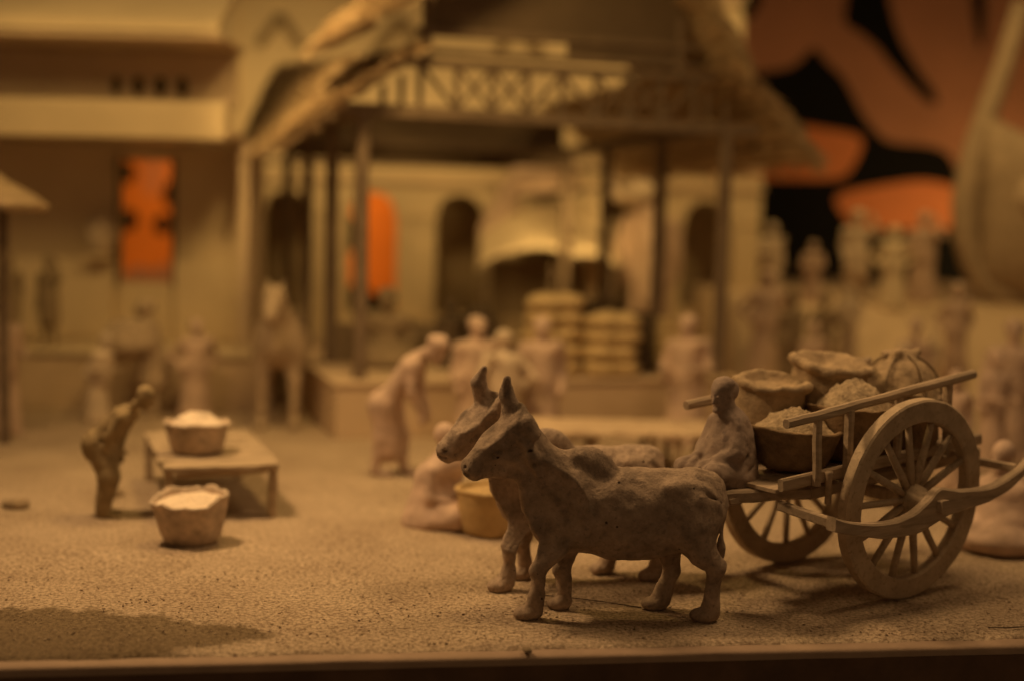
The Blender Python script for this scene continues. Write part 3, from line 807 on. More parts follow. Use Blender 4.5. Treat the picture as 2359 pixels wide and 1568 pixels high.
def open_sack(label, r, h, seed, m=M['sack']):
    """a squat sack with its mouth rolled outwards"""
    pr = [(0, 0), (r*.7, 0), (r*.92, .05), (r*1.06, h*.35), (r*1.04, h*.62), (r*.96, h*.82), (r*.93, h*.89), (r*1.04, h*.925), (r*1.10, h*.955), (r*1.09, h*.995), (r*1.0, h*1.02), (r*.90, h*1.018), (r*.82, h*.985), (r*.70, h*.93), (r*.45, h*.915), (0, h*.92)]
    o = lathe('sack', pr, m, n=60, wob=.04, wsc=4.5, seed=seed, rag=.02, ragz=h*.5)
    for v in o.data.vertices:
        a = math.atan2(v.co.y, v.co.x); k = min(1, v.co.z/h)
        f = 1 + (.022*math.sin(a*5+seed+2*math.sin(a*2)) + .02*math.sin(a*11+seed*2))*k + .05*math.sin(a*2+seed)*k*(1 if v.co.z < h*.9 else .6)
        v.co.x *= f; v.co.y *= f
    return tag(o, label, 'sack')

fl = lambda u: zb(u)-.05      # top of the bed planks
b = basket('flared clay basket heaped with grain just behind the cart driver', .43, .27, .37, M['baskd'], M['grain'], .24, -.05, .020, 3, .05, wav=.012)
place_on_cart(b, .90, .12, fl(.90), 0, R(-4))
b = basket('second grain basket behind the near cart rail, half hidden by it', .42, .30, .50, M['baskd'], M['grain'], .30, -.05, .020, 5, .05, wav=.012)
place_on_cart(b, .20, .22, fl(.20))
s = open_sack('open mouthed sack at the front of the cart load', .33, .77, 2); place_on_cart(s, .74, -.42, fl(.74)); s.rotation_euler.x -= R(9)
s = open_sack('taller open sack with wide rolled brim in the middle of the cart load', .38, .88, 6); place_on_cart(s, .04, -.36, fl(.04)); s.rotation_euler.x -= R(9)
# tied bundle
bl = clay('bundle', [('e', (0, 0, .42), (.47, .44, .40), .05), ('e', (.1, .05, .30), (.45, .45, .28), .1), ('e', (0, 0, .12), (.40, .40, .12), .1),
                     ('c', (-.1, -.05, .78), (.18, .02, .86), .10, .05, .08), ('c', (0, 0, .78), (-.2, .12, .87), .09, .04, .08), ('c', (0, 0, .8), (.02, -.2, .84), .08, .04, .06),
                     ('c', (.46, -.2, .62), (.1, -.35, .78), .03, .03, .06, '-'), ('c', (-.35, .3, .3), (-.1, .45, .62), .025, .025, .06, '-'), ('c', (.3, .38, .2), (.15, .42, .6), .025, .025, .06, '-')],
          .022, M['sack'], lump=.018, lsc=7, seed=4)
bl.scale = (.86, .84, 1.02)
tag(bl, 'round cloth bundle tied with crossing ropes at the rear of the cart load', 'bundle')
def loop_pts(fn, n=36): return [fn(2*math.pi*i/n) for i in range(n+1)]
for k, q in enumerate((0, R(58), R(118))):
    pts = [((.505*math.cos(a))*math.cos(q), (.48*math.cos(a))*math.sin(q), .42+.44*math.sin(a)) for a in [R(-60)+R(300)*i/30 for i in range(31)]]
    tube('rope', pts, .017, M['rope'], bl, 6)
tube('rope', loop_pts(lambda a: (.50*math.cos(a), .47*math.sin(a), .46+.03*math.sin(3*a))), .017, M['rope'], bl, 6)
place_on_cart(bl, -.74, -.02, fl(-.74), R(20))
s = open_sack('low sack wedged behind the far rail beside the tied bundle', .33, .52, 9); place_on_cart(s, -.48, -.50, fl(-.62))
s = open_sack('dark slumped sack low in the cart bed behind the near wheel', .30, .40, 11, M['baskd']); place_on_cart(s, -.38, .34, fl(-.38))

# ================================================================== OXEN
def ox(name, label, loc, rz, m, stub=True, hy=0.0, hp=0.0, hr=0.0, hx=(0, 0, 0), seed=1, vox=.0125, group='oxen drawing the cart'):
    P = [
        ('e', (.30, 0, .905), (.78, .29, .385), .05), ('e', (-.25, 0, .93), (.38, .27, .37), .10), ('e', (.80, 0, .985), (.29, .255, .30), .10),
        ('e', (-.36, -.13, .95), (.20, .14, .32), .10), ('e', (-.36, .13, .95), (.20, .14, .32), .10),
        ('c', (.10, 0, 1.17), (.95, 0, 1.19), .09, .08, .10), ('e', (.62, -.17, 1.15), (.10, .07, .06), .08), ('e', (.62, .17, 1.15), (.10, .07, .06), .08),
        ('e', (.97, 0, 1.15), (.10, .09, .08), .08),
        ('e', (-.12, 0, 1.37), (.185, .085, .10), .10, (0, R(12), 0)), ('e', (-.06, 0, 1.31), (.15, .10, .10), .10), ('c', (-.15, 0, 1.36), (-.40, 0, 1.36), .06, .08, .06),
        ('c', (-.28, 0, 1.04), (-.62, 0, 1.40), .25, .165, .08), ('c', (-.42, 0, 1.22), (-.63, 0, 1.58), .13, .11, .06),
        ('c', (-.48, 0, .95), (-.42, 0, .72), .16, .10, .10), ('c', (-.70, 0, 1.27), (-.55, 0, .95), .055, .10, .09),
        ('e', (.25, 0, .60), (.34, .13, .09), .10),
        # near fore leg (stepping), far fore leg
        ('c', (-.37, -.14, .93), (-.42, -.17, .63), .16, .105, .08), ('c', (-.42, -.17, .63), (-.535, -.17, .42), .10, .074, .05),
        ('c', (-.535, -.17, .42), (-.535, -.17, .20), .070, .060, .03), ('c', (-.535, -.17, .20), (-.555, -.17, .09), .070, .082, .03), ('e', (-.615, -.17, .055), (.12, .082, .065), .03),
        ('c', (-.25, .14, .86), (-.245, .15, .55), .15, .085, .08), ('c', (-.245, .15, .55), (-.29, .15, .36), .095, .075, .04), ('c', (-.29, .15, .36), (-.262, .15, .19), .075, .062, .03),
        ('c', (-.262, .15, .19), (-.265, .15, .09), .054, .072, .03), ('e', (-.31, .15, .055), (.105, .078, .062), .03),
        # near hind leg, far hind leg
        ('e', (.80, -.15, .88), (.22, .14, .30), .10), ('c', (.78, -.16, .78), (.88, -.18, .60), .17, .12, .08), ('c', (.88, -.18, .60), (1.0, -.18, .48), .115, .08, .05),
        ('c', (1.0, -.18, .48), (.975, -.18, .24), .078, .060, .04), ('c', (.975, -.18, .24), (.965, -.18, .10), .070, .085, .03), ('e', (.91, -.18, .055), (.125, .085, .065), .03),
        ('e', (.70, .14, .86), (.20, .13, .28), .10), ('c', (.66, .15, .74), (.66, .16, .50), .15, .09, .08), ('c', (.66, .16, .50), (.68, .16, .36), .09, .075, .04),
        ('c', (.68, .16, .36), (.62, .16, .20), .072, .064, .03), ('c', (.62, .16, .20), (.59, .16, .09), .075, .085, .03), ('e', (.54, .16, .055), (.12, .082, .062), .03),
        # tail
        ('c', (1.03, 0, 1.17), (1.085, -.03, .98), .035, .030, .03), ('c', (1.085, -.03, .98), (1.06, -.05, .70), .028, .024, .02), ('e', (1.06, -.05, .60), (.04, .04, .11), .03),
    ]
    # head: built along its own axis, then turned
    H = [
        ('c', (-.70, 0, 1.67), (-.92, 0, 1.52), .145, .125, .06), ('c', (-.92, 0, 1.52), (-1.09, 0, 1.375), .122, .090, .05), ('e', (-1.115, 0, 1.335), (.085, .105, .095), .025, (0, R(-38), 0)),
        ('c', (-.72, 0, 1.47), (-1.04, 0, 1.325), .10, .055, .05), ('c', (-.68, 0, 1.70), (-.70, 0, 1.80), .12, .09, .05),
        ('e', (-.885, 0, 1.635), (.22, .135, .045), .015, (0, R(-38), 0)), ('e', (-.76, 0, 1.735), (.13, .13, .06), .04, (0, R(-50), 0)), ('e', (-.80, 0, 1.43), (.20, .105, .13), .06, (0, R(-30), 0)), ('c', (-.84, 0, 1.36), (-1.08, 0, 1.285), .085, .066, .04),
        ('c', (-.95, 0, 1.32), (-.58, 0, 1.22), .07, .105, .06),
        # flat planes pressed into forehead and cheeks
        ('e', (-.93+.62*-1.5, 0, 1.625+.785*1.5), (1.5, 1.5, 1.5), .006, '-'),
        ('e', (-.98, -1.118, 1.36), (1.0, 1.0, 1.0), .010, '-'), ('e', (-.98, 1.118, 1.36), (1.0, 1.0, 1.0), .010, '-'),
        # horns
        ('c', (-.72, .10, 1.76), (-.765, .14, 1.92), .082, .064, .05), ('c', (-.765, .14, 1.92), (-.765, .12, 2.07), .064, .034, .03),
        ('c', (-.66, -.11, 1.76), (-.605, -.15, 1.66), .075, .06, .05) if stub else ('c', (-.70, -.12, 1.74), (-.72, -.21, 2.03), .08, .034, .05),
        # ears
        ('c', (-.68, -.13, 1.60), (-.63, -.19, 1.47), .055, .060, .04), ('c', (-.63, -.19, 1.47), (-.57, -.20, 1.29), .058, .022, .03),
        ('c', (-.68, .13, 1.60), (-.63, .20, 1.50), .055, .055, .04), ('c', (-.63, .20, 1.50), (-.57, .24, 1.35), .05, .022, .03),
        # brow and eyes: a raised lid ring with a ball in it
        ('e', (-.915, -.112, 1.50), (.075, .028, .055), .012, (0, R(-38), 0)), ('e', (-.915, -.128, 1.50), (.055, .026, .036), .010, (0, R(-38), 0), '-'), ('e', (-.915, -.112, 1.50), (.034, .026, .026), .006),
        ('e', (-.915, .112, 1.50), (.075, .028, .055), .012, (0, R(-38), 0)), ('e', (-.915, .128, 1.50), (.055, .026, .036), .010, (0, R(-38), 0), '-'), ('e', (-.915, .112, 1.50), (.034, .026, .026), .006),
        # nostrils, mouth, ear hollow
        ('e', (-1.165, -.05, 1.375), (.026, .018, .016), .008, '-'), ('e', (-1.165, .05, 1.375), (.026, .018, .016), .008, '-'),
        ('c', (-1.17, -.07, 1.315), (-1.02, -.095, 1.375), .012, .010, .012, '-'), ('c', (-1.17, .07, 1.315), (-1.02, .095, 1.375), .012, .010, .012, '-'), ('c', (-1.18, -.06, 1.315), (-1.18, .06, 1.315), .012, .012, .012, '-'),
        ('c', (-.655, -.195, 1.53), (-.60, -.235, 1.37), .022, .012, .015, '-'),
    ]
    piv = Vector((-.62, 0, 1.52)); Q = Matrix.Rotation(hy, 3, 'Z') @ Matrix.Rotation(hp, 3, 'Y') @ Matrix.Rotation(hr, 3, 'X')
    def tr(p): return tuple(Q @ (Vector(p)-piv) + piv + Vector(hx))
    for p in H:
        p = list(p)
        if p[0] == 'c': p[1], p[2] = tr(p[1]), tr(p[2])
        else:
            p[1] = tr(p[1])
            base = Matrix.Identity(3)
            if len(p) > 4 and p[4] != '-': base = Matrix(rot_m(p[4]).tolist())
            e = (Q @ base).to_euler('XYZ'); e = (e.x, e.y, e.z)
            if p[-1] == '-': p = p[:4] + [e, '-']
            else: p = p[:4] + [e]
        P.append(tuple(p))
    # skin folds pressed in by the modeller
    for a, b, r in (((.45, -.32, 1.02), (.62, -.30, .74), .012), ((-.12, -.30, 1.15), (-.02, -.32, .80), .014), ((.58, -.29, 1.10), (.50, -.33, .92), .012), ((-.45, -.22, 1.2), (-.62, -.17, 1.02), .012), ((.84, -.27, 1.16), (1.0, -.16, 1.02), .012)):
        P.append(('c', a, b, r, r, .05, '-'))
    o = clay(name, P, vox, m, lump=.011, lsc=7, seed=seed, loc=loc, rz=rz)
    return tag(o, label, 'ox', group)
ox('bullock', 'nearer ox in full profile with hump, standing at the front of the pair', (.792, 11.097, -.005), R(3.7), M['ox'], hy=R(14), hp=R(-5), hr=R(16), hx=(-.03, 0, -.01), seed=3)
ox('bullock', 'farther ox with raised pale head, half hidden behind the nearer ox', (.47, 12.12, -.005), R(19.6), M['ox2'], hy=R(20), hp=R(-3), hr=R(20), hx=(-.05, 0, -.01), seed=8, stub=False)

# ================================================================== PEOPLE
def hand(P, w_, d, s=1.0, fine=True, curl=.5):
    """palm, four unequal bent fingers and a thumb leaving the side of the palm"""
    w_, d = Vector(w_), Vector(d).normalized()
    side = d.cross(Vector((0, 0, 1))); side = side.normalized() if side.length > .1 else Vector((0, 1, 0))
    up = side.cross(d)
    P.append(('c', tuple(w_), tuple(w_+d*.07*s), .030*s, .036*s, .015))
    if fine:
        for k, (o_, ln) in enumerate(((-.030, .060), (-.010, .072), (.010, .068), (.029, .052))):
            a = w_+d*.085*s+side*o_*s; b = a+d*ln*.55*s-up*.01*s; c = b+(d-up*curl*1.4).normalized()*ln*.5*s
            P.append(('c', tuple(a), tuple(b), .0125*s, .0115*s, .006)); P.append(('c', tuple(b), tuple(c), .0115*s, .0095*s, .004))
        a = w_+d*.02*s-side*.03*s; b = a+(d*.6-side).normalized()*.04*s; c = b+(d-up*.3).normalized()*.035*s
        P.append(('c', tuple(a), tuple(b), .014*s, .013*s, .008)); P.append(('c', tuple(b), tuple(c), .013*s, .010*s, .006))
    else:
        P.append(('c', tuple(w_+d*.07*s), tuple(w_+d*.13*s-up*.02), .034*s, .022*s, .015))

def head(P, c, face, s=1.0, hair=True, fine=True, turban=False):
    c, f = Vector(c), Vector(face).normalized()
    side = Vector((0, 0, 1)).cross(f); side = side.normalized() if side.length > .05 else Vector((0, 1, 0)); up = f.cross(side)
    ex = Matrix((f, side, up)).transposed().to_euler('XYZ'); ex = (ex.x, ex.y, ex.z)
    L = lambda x, y, z: tuple(c + (f*x + side*y + up*z)*s)
    P.append(('e', L(0, 0, .02), (.105*s, .083*s, .115*s), .02, ex)); P.append(('e', L(.025, 0, -.05), (.075*s, .062*s, .075*s), .03, ex))
    P.append(('c', L(.10, 0, .025), L(.118, 0, -.025), .012*s, .019*s, .012)); P.append(('e', L(.085, 0, -.10), (.03*s, .035*s, .022*s), .02, ex))
    for y in (-1, 1):
        P.append(('e', L(.108, .036*y, .022), (.022*s, .022*s, .014*s), .01, ex, '-')); P.append(('e', L(-.005, .088*y, .005), (.022*s, .014*s, .034*s), .008, ex))
        if fine: P.append(('e', L(.09, .036*y, .020), (.013*s, .015*s, .010*s), .004, ex))
    P.append(('c', L(.108, -.026, -.062), L(.108, .026, -.062), .007*s, .007*s, .006, '-'))
    if turban: P.append(('e', L(-.01, 0, .09), (.125*s, .115*s, .075*s), .015, ex)); P.append(('e', L(.02, 0, .13), (.08*s, .08*s, .06*s), .03, ex))
    elif hair: P.append(('e', L(-.022, 0, .045), (.108*s, .096*s, .105*s), .012, ex))

def torso(P, hip, chest, hw=.15, sw=.19, k=.06):
    """pelvis to shoulders with a waist, plus the neck root; returns shoulder points (left, right)"""
    hip, chest = Vector(hip), Vector(chest); d = (chest-hip).normalized(); side = Vector((0, 1, 0))
    mid = hip.lerp(chest, .5)
    for y in (-1, 1):
        P.append(('c', tuple(hip+side*y*.06), tuple(mid+side*y*.05), .115, .098, k)); P.append(('c', tuple(mid+side*y*.05), tuple(chest+side*y*.075), .098, .112, k))
        P.append(('e', tuple(chest+side*y*(sw-.02)+d*.03), (.08, .075, .075), .05))
    return chest+side*sw+d*.02, chest-side*sw+d*.02

def limb(P, a, b, c, r=(.055, .045, .034), k=.02):
    P.append(('c', tuple(a), tuple(b), r[0], r[1], k)); P.append(('c', tuple(b), tuple(c), r[1], r[2], k))

def foot(P, a, f, s=1.0):
    a = Vector(a); f = Vector(f)
    P.append(('c', tuple(a), tuple(a+f*.13*s-Vector((0, 0, .02*s))), .042*s, .032*s, .02)); P.append(('e', tuple(a+f*.16*s-Vector((0, 0, .025*s))), (.05*s, .042*s, .022*s), .015))

def folds(P, n, r0, z0, r1, z1, seed, dep=.012):
    r = random.Random(seed)
    for i in range(n):
        a = 2*math.pi*i/n + r.uniform(-.2, .2)
        P.append(('c', (math.cos(a)*r0, math.sin(a)*r0, z0), (math.cos(a+.2)*r1, math.sin(a+.2)*r1, z1), dep, dep*.6, .03, '-'))

def scaled(P, s):
    out = []
    for p in P:
        p = list(p)
        if p[0] == 'c': p[1] = tuple(x*s for x in p[1]); p[2] = tuple(x*s for x in p[2]); p[3] *= s; p[4] *= s; p[5] *= s
        else: p[1] = tuple(x*s for x in p[1]); p[2] = tuple(x*s for x in p[2]); p[3] *= s
        out.append(tuple(p))
    return out

def person(label, P, loc, rz, m, h=1.65, vox=.024, seed=1, group=None, lump=.006):
    o = clay('person', scaled(P, h/1.65), vox, m, lump=lump, lsc=8, seed=seed, loc=loc, rz=rz)
    return tag(o, label, 'person', group)

def standing(robe=True, arms='down', turban=False, seed=1, lean=0.0, wide=1.0):
    P = []; hip, ch = (0, 0, .88), (lean, 0, 1.24)
    ls, rs_ = torso(P, hip, ch)
    if robe:
        P += [('c', (0, 0, .10), (0, 0, .90), .21*wide, .14, .06), ('c', (0, .09, .06), (0, .05, .8), .14*wide, .1, .05), ('c', (0, -.09, .06), (0, -.05, .8), .14*wide, .1, .05)]
        P += [('c', (lean*.6, 0, .80), (lean, 0, 1.22), .175, .165, .06), ('c', (.10, .16, 1.32), (.04, -.20, .86), .06, .07, .05), ('c', (-.10, .15, 1.32), (-.06, -.2, .9), .06, .07, .05)]; folds(P, 9, .27*wide, .03, .17, .8, seed)
    else:
        for y in (-1, 1):
            limb(P, (0, .085*y, .88), (.02, .095*y, .48), (-.02, .10*y, .08), (.095, .068, .045), .04)
        P.append(('c', (0, 0, .86), (0, 0, .52), .17, .19, .05)); folds(P, 7, .2, .45, .17, .85, seed)
    for y in (-1, 1): foot(P, (-.02 if not robe else .08, .10*y, .05), (1, .15*y, 0))
    P.append(('c', (lean, 0, 1.26), (lean*1.2+.01, 0, 1.43), .065, .055, .04))
    head(P, (lean*1.3+.03, 0, 1.53), (1, 0, -.05), 1.0, turban=turban)
    A = {'down': (((-.02, .05, .98)), ((.06, .06, .78))), 'front': ((.04, .08, 1.0), (.26, .0, 1.0)), 'hip': ((-.12, .16, 1.02), (.05, .04, .92)), 'up': ((.12, .12, 1.22), (.10, .05, 1.48)), 'out': ((.12, .12, 1.06), (.34, .12, 1.05))}
    both = arms if isinstance(arms, tuple) else (arms, arms)
    for sh, sg, nm in ((ls, 1, both[0]), (rs_, -1, both[1])):
        e, w_ = A[nm]; e = Vector((e[0]+lean*.5, sh.y+sg*(e[1]-.02), e[2])); w_ = Vector((w_[0]+lean*.5, sh.y+sg*(w_[1]-.04), w_[2]))
        limb(P, sh, e, w_); hand(P, w_, w_-e, 1.0, False)
    return P

def seated(seed=1, arms='lap'):
    P = []; ls, rs_ = torso(P, (0, 0, .14), (.05, 0, .50))
    P += [('c', (-.02, 0, .12), (.02, 0, .14), .20, .18, .06), ('c', (0, .1, .13), (.32, .22, .13), .13, .10, .06), ('c', (0, -.1, .13), (.32, -.22, .13), .13, .10, .06), ('c', (.32, .2, .12), (.30, -.15, .08), .085, .07, .05), ('c', (.30, -.2, .12), (.34, .12, .08), .085, .07, .05), ('e', (.12, 0, .08), (.36, .32, .09), .06)]
    P.append(('c', (.05, 0, .52), (.06, 0, .70), .065, .055, .04)); head(P, (.085, 0, .80), (1, 0, -.15))
    for sh, sg in ((ls, 1), (rs_, -1)):
        e = Vector((.06, sh.y+sg*.05, .29)); w_ = Vector((.27, sg*.12, .23)); limb(P, sh, e, w_, (.06, .05, .036)); hand(P, w_, (.7, -sg*.6, -.2), 1.0, True, .7)
    folds(P, 8, .36, .05, .2, .3, seed, .010)
    return P

# --- driver on the cart: head and a shawl hanging over back, arms and lap
P = []
P += [('c', (-.04, 0, .10), (-.05, 0, .34), .28, .235, .05), ('c', (-.05, 0, .34), (-.01, 0, .60), .225, .135, .06), ('e', (-.06, 0, .50), (.16, .21, .16), .06), ('e', (.0, 0, .06), (.33, .27, .11), .06), ('e', (.22, 0, .14), (.20, .22, .12), .08)]
for y in (-1, 1):
    P += [('e', (.01, .125*y, .585), (.075, .075, .07), .05), ('c', (.015, .15*y, .56), (.06, .20*y, .33), .075, .085, .04), ('c', (.06, .20*y, .33), (.24, .12*y, .27), .075, .05, .04),
          ('c', (.0, .12*y, .12), (.32, .19*y, .17), .13, .10, .05), ('c', (.32, .19*y, .17), (.27, .10*y, .0), .09, .06, .05)]
    hand(P, (.28, .09*y, .26), (.8, -.4*y, -.3), 1.0, True, .8)
P.append(('c', (.0, 0, .64), (.035, 0, .78), .095, .078, .03)); head(P, (.075, 0, .835), (1, .15, -.22), 1.08); P.append(('e', (-.030, -.01, .875), (.078, .088, .095), .03)); P.append(('e', (.035, .05, .945), (.05, .05, .03), .02)); P.append(('e', (-.06, 0, .60), (.12, .17, .10), .06))
for a, b, r in (((.12, .25, .40), (.30, .20, .26), .012), ((-.12, .17, .40), (.04, .27, .24), .012), ((-.2, .17, .27), (.05, .31, .12), .012), ((-.05, .30, .06), (.3, .26, .10), .012), ((-.24, .06, .42), (-.18, .22, .15), .012), ((-.12, .12, .56), (-.02, .20, .40), .010)):
    P.append(('c', a, b, r, r*.7, .035, '-'))
o = clay('person', P, .0145, M['driver'], lump=.010, lsc=9, seed=5, loc=cart_pt(1.51, -.10, 1.035), rz=CRZ)
tag(o, 'seated driver wrapped in a shawl on the front of the ox cart', 'person')
beam('seat_board', (1.60, -.40, .985), (1.60, .26, .985), .34, .045, M['wood'], cart, wob=.006)

# --- bending man at the left
P = []
hip, ch = Vector((-.03, 0, .86)), Vector((.23, 0, 1.16))
for y in (-1, 1):
    P.append(('c', tuple(hip+Vector((0, .06*y, 0))), tuple(hip.lerp(ch, .5)+Vector((0, .05*y, 0))), .14, .12, .06)); P.append(('c', tuple(hip.lerp(ch, .5)+Vector((0, .05*y, 0))), tuple(ch+Vector((0, .08*y, 0))), .12, .115, .06))
    P.append(('e', tuple(ch+Vector((.04, .17*y, .0))), (.075, .07, .075), .05))
    P.append(('e', (-.09, .08*y, .80), (.145, .12, .17), .06))
    limb(P, (-.04, .085*y, .84), (.05-.04*y, .09*y, .46), (-.03-.05*y, .10*y, .07), (.15, .115, .08), .05); foot(P, (-.03-.05*y, .10*y, .05), (1, .1*y, 0), 1.15)
    e = Vector((.14, .20*y, .94)); w_ = Vector((.09+.03*y, .15*y, .74)); limb(P, tuple(ch+Vector((.04, .18*y, -.01))), e, w_, (.058, .05, .036)); hand(P, w_, (.15, -.2*y, -1), 1.0, True)
P.append(('c', (-.02, 0, .84), (.02, 0, .60), .16, .13, .05)); P.append(('c', (.28, 0, 1.20), (.40, 0, 1.31), .065, .055, .04)); head(P, (.475, 0, 1.355), (1, 0, -.6), .95)
for a, b in (((-.12, .2, .95), (.16, .19, .80)), ((-.2, -.15, .95), (.1, -.2, .86)), ((-.16, -.17, .80), (.12, -.19, .72)), ((-.05, -.2, .98), (.15, -.2, 1.0))): P.append(('c', a, b, .012, .010, .03, '-'))
o = clay('person', P, .017, M['man'], lump=.007, lsc=9, seed=11, loc=(-4.53, 14.42, 0), rz=R(-8)); tag(o, 'bending man in ochre trousers leaning over the plank table', 'person')

# --- pale bent figure in the middle distance
P = []
hip, ch = Vector((-.20, 0, .84)), Vector((.10, 0, 1.30))
for y in (-1, 1):
    P.append(('c', tuple(hip+Vector((0, .07*y, 0))), tuple(ch+Vector((0, .08*y, 0))), .13, .13, .07)); P.append(('e', (-.27, .08*y, .80), (.15, .13, .18), .06)); P.append(('e', tuple(ch+Vector((.03, .17*y, 0))), (.09, .085, .09), .05))
    limb(P, (-.2, .09*y, .82), (-.14+.10*y, .10*y, .45), (-.17+.14*y, .10*y, .07), (.13, .08, .055), .05); foot(P, (-.17+.14*y, .10*y, .05), (1, 0, 0), 1.1)
    e = Vector((.14, .20*y, 1.00)); w_ = Vector((.24, .12*y, .76)); limb(P, tuple(ch+Vector((.03, .18*y, -.02))), e, w_, (.07, .055, .04)); hand(P, w_, (.2, 0, -1), 1.0, False)
P += [('c', (-.2, 0, .84), (-.18, 0, .30), .19, .17, .06), ('c', (.14, 0, 1.38), (.27, 0, 1.46), .075, .065, .05)]; head(P, (.36, 0, 1.47), (1, 0, -.5), 1.1, turban=True)
person('pale robed figure bent forward with arms hanging, left of the oxen heads', P, (-1.42, 17.26, 0), R(-12), M['clayp'], 1.90, .024, 13)

# --- kneeling woman, mostly behind the oxen muzzles
P = seated(21); P += [('c', (0, 0, .05), (-.02, 0, .40), .33, .20, .08), ('c', (-.05, .1, .15), (.1, 0, .55), .2, .16, .06)]
person('kneeling figure in pink robe on the sand beside the yellow basket', P, (-.80, 14.45, 0), R(-25), M['clayp'], 2.0, .022, 21)

# --- the people round the pavilion
person('pale robed figure, left one of the close pair before the pavilion platform', standing(True, ('front', 'down'), seed=2), (-.55, 20.0, 0), R(-70), M['clayp'], 1.95, .026, 2)
person('broad pale figure in white shawl, right one of the close pair before the platform', standing(True, 'hip', seed=3, wide=1.15), (-.12, 19.55, 0), R(110), M['clay'], 1.78, .026, 3)
person('slim figure standing before the stacked grain sacks', standing(True, ('down', 'front'), seed=4), (.47, 20.1, 0), R(-95), M['clayp'], 1.96, .026, 4)
person('robed figure with folded arms before the right end of the platform', standing(True, 'front', seed=5), (2.80, 20.6, 0), R(-120), M['clayp'], 2.02, .026, 5)
person('dark cloaked figure sitting up on the platform behind the bent figure', seated(6), tuple(pav(1.35, 2.5)), R(-80), M['clayd'], 2.4, .028, 6)
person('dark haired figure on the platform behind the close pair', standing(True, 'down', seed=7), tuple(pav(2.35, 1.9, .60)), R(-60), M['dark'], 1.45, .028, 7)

for o in list(COL.objects):
    if o.get('category') == 'person' and ('platform' in o['label'] or 'grain sacks' in o['label']): o.scale = (1.28, 1.28, 1.0)

# --- left side people
P = standing(False, ('front', 'front'), seed=8, lean=.06)
person('porter carrying a bulky brown bundle in front of the house plinth', P, (-6.12, 22.2, 0), R(185), M['claym'], 1.95, .026, 8)
person('slender robed woman standing right of the porter', standing(True, 'hip', seed=9), (-5.36, 22.0, 0), R(-60), M['clayp'], 1.66, .026, 9)
person('pink robed figure with folded arms at the left edge of the scene', standing(True, 'front', seed=10), (-7.78, 19.8, 0), R(-40), M['clayp'], 2.05, .026, 10)
person('dark figure standing at the far left end of the veranda', standing(True, 'down', seed=11), (-9.02, 23.3, 1.03), R(-80), M['clayd'], 1.60, .03, 11)
person('brown figure standing on the veranda between the dark figure and the jar', standing(False, ('up', 'down'), seed=12), (-8.38, 23.5, 1.03), R(-100), M['clayd'], 1.62, .03, 12)
for o in list(COL.objects):
    if o.get('category') == 'person' and ('porter' in o['label']): o.scale = (1.25, 1.25, 1.0)
bn = clay('bundle', [('e', (0, 0, .0), (.48, .38, .36), .05), ('e', (.18, .1, .15), (.24, .22, .2), .1), ('e', (-.2, -.05, -.12), (.26, .24, .2), .1)], .03, M['claym'], lump=.05, lsc=6, seed=14, loc=(-6.50, 22.05, 1.30)); tag(bn, 'bulky lumpy bundle held against the chest of the porter', 'bundle')
person('stooping figure at the left end of the house plinth with folded hands', standing(True, 'front', seed=16, lean=.16, wide=1.2), (-6.85, 21.4, 0), R(-30), M['clay'], 1.45, .026, 16)

# --- right side people on and before the terrace
data = [((5.55, 28.2, 2.0), 1.62, 'clay', True, ('down', 'front'), -70, 'pale figure on the terrace next to the arcade corner'),
        ((6.42, 28.0, 2.0), 1.28, 'clayp', True, 'front', -110, 'short pink figure second from the arcade on the terrace'),
        ((7.42, 28.3, 2.0), 1.95, 'clay', False, ('up', 'down'), -80, 'tall figure with one arm raised below the bright orange shape'),
        ((8.02, 27.6, 2.0), 1.72, 'white', True, 'hip', -95, 'white robed figure between the two tall terrace figures'),
        ((8.90, 28.4, 2.0), 1.92, 'clayp', True, ('up', 'front'), -120, 'tall pink figure next to the boat prow on the terrace'),
        ((5.32, 24.8, 0), 2.25, 'clayd', True, 'down', -60, 'tall brown cloaked figure, left one of three at the terrace foot'),
        ((5.98, 24.9, 0), 2.15, 'clayd', True, 'hip', -120, 'brown robed figure, right one of three at the terrace foot'),
        ((5.55, 23.9, 0), 1.75, 'clayp', True, 'front', -90, 'pinkish shorter figure in front of two brown cloaked ones'),
        ((7.02, 22.6, 0), 1.95, 'clayp', False, ('front', 'down'), -100, 'pinkish figure standing far behind the tied bundle'),
        ((5.98, 17.4, 0), 1.58, 'clayp', True, 'down', -110, 'brown pink figure close behind the cart tail'),
        ((7.72, 20.0, 0), 2.12, 'clayp', True, ('hip', 'front'), -100, 'tall pink robed figure at the right edge of the scene'),
        ((7.95, 24.6, 0), 1.55, 'clay', True, 'front', -80, 'small pale figure under the boat prow')]
data += [((5.15, 26.4, 0), 2.5, 'clayp', True, 'hip', -75, 'tall shawled pink figure against the terrace wall left of the brown cloaked ones'),
         ((6.62, 25.6, 0), 2.2, 'clay', True, 'front', -95, 'pale hooded figure with folded hands right of the brown robed pair'),
         ((8.60, 25.2, 0), 2.35, 'clayp', True, 'hip', -85, 'rosy figure with hands on hips under the boat keel'),
         ((6.35, 21.0, 0), 1.62, 'clay', True, 'down', -120, 'short pale figure behind the low sack of the cart load'),
         ((7.05, 18.9, 0), 1.75, 'clayp', True, 'front', -70, 'rosy figure between the cart rail end and the right edge')]
def bank(x, y):
    k = min(1, max(0, (x-4.7)/1.1)) if y < 27 else 1
    return max(0, float(np.interp(y, Y_, Zr)))*k
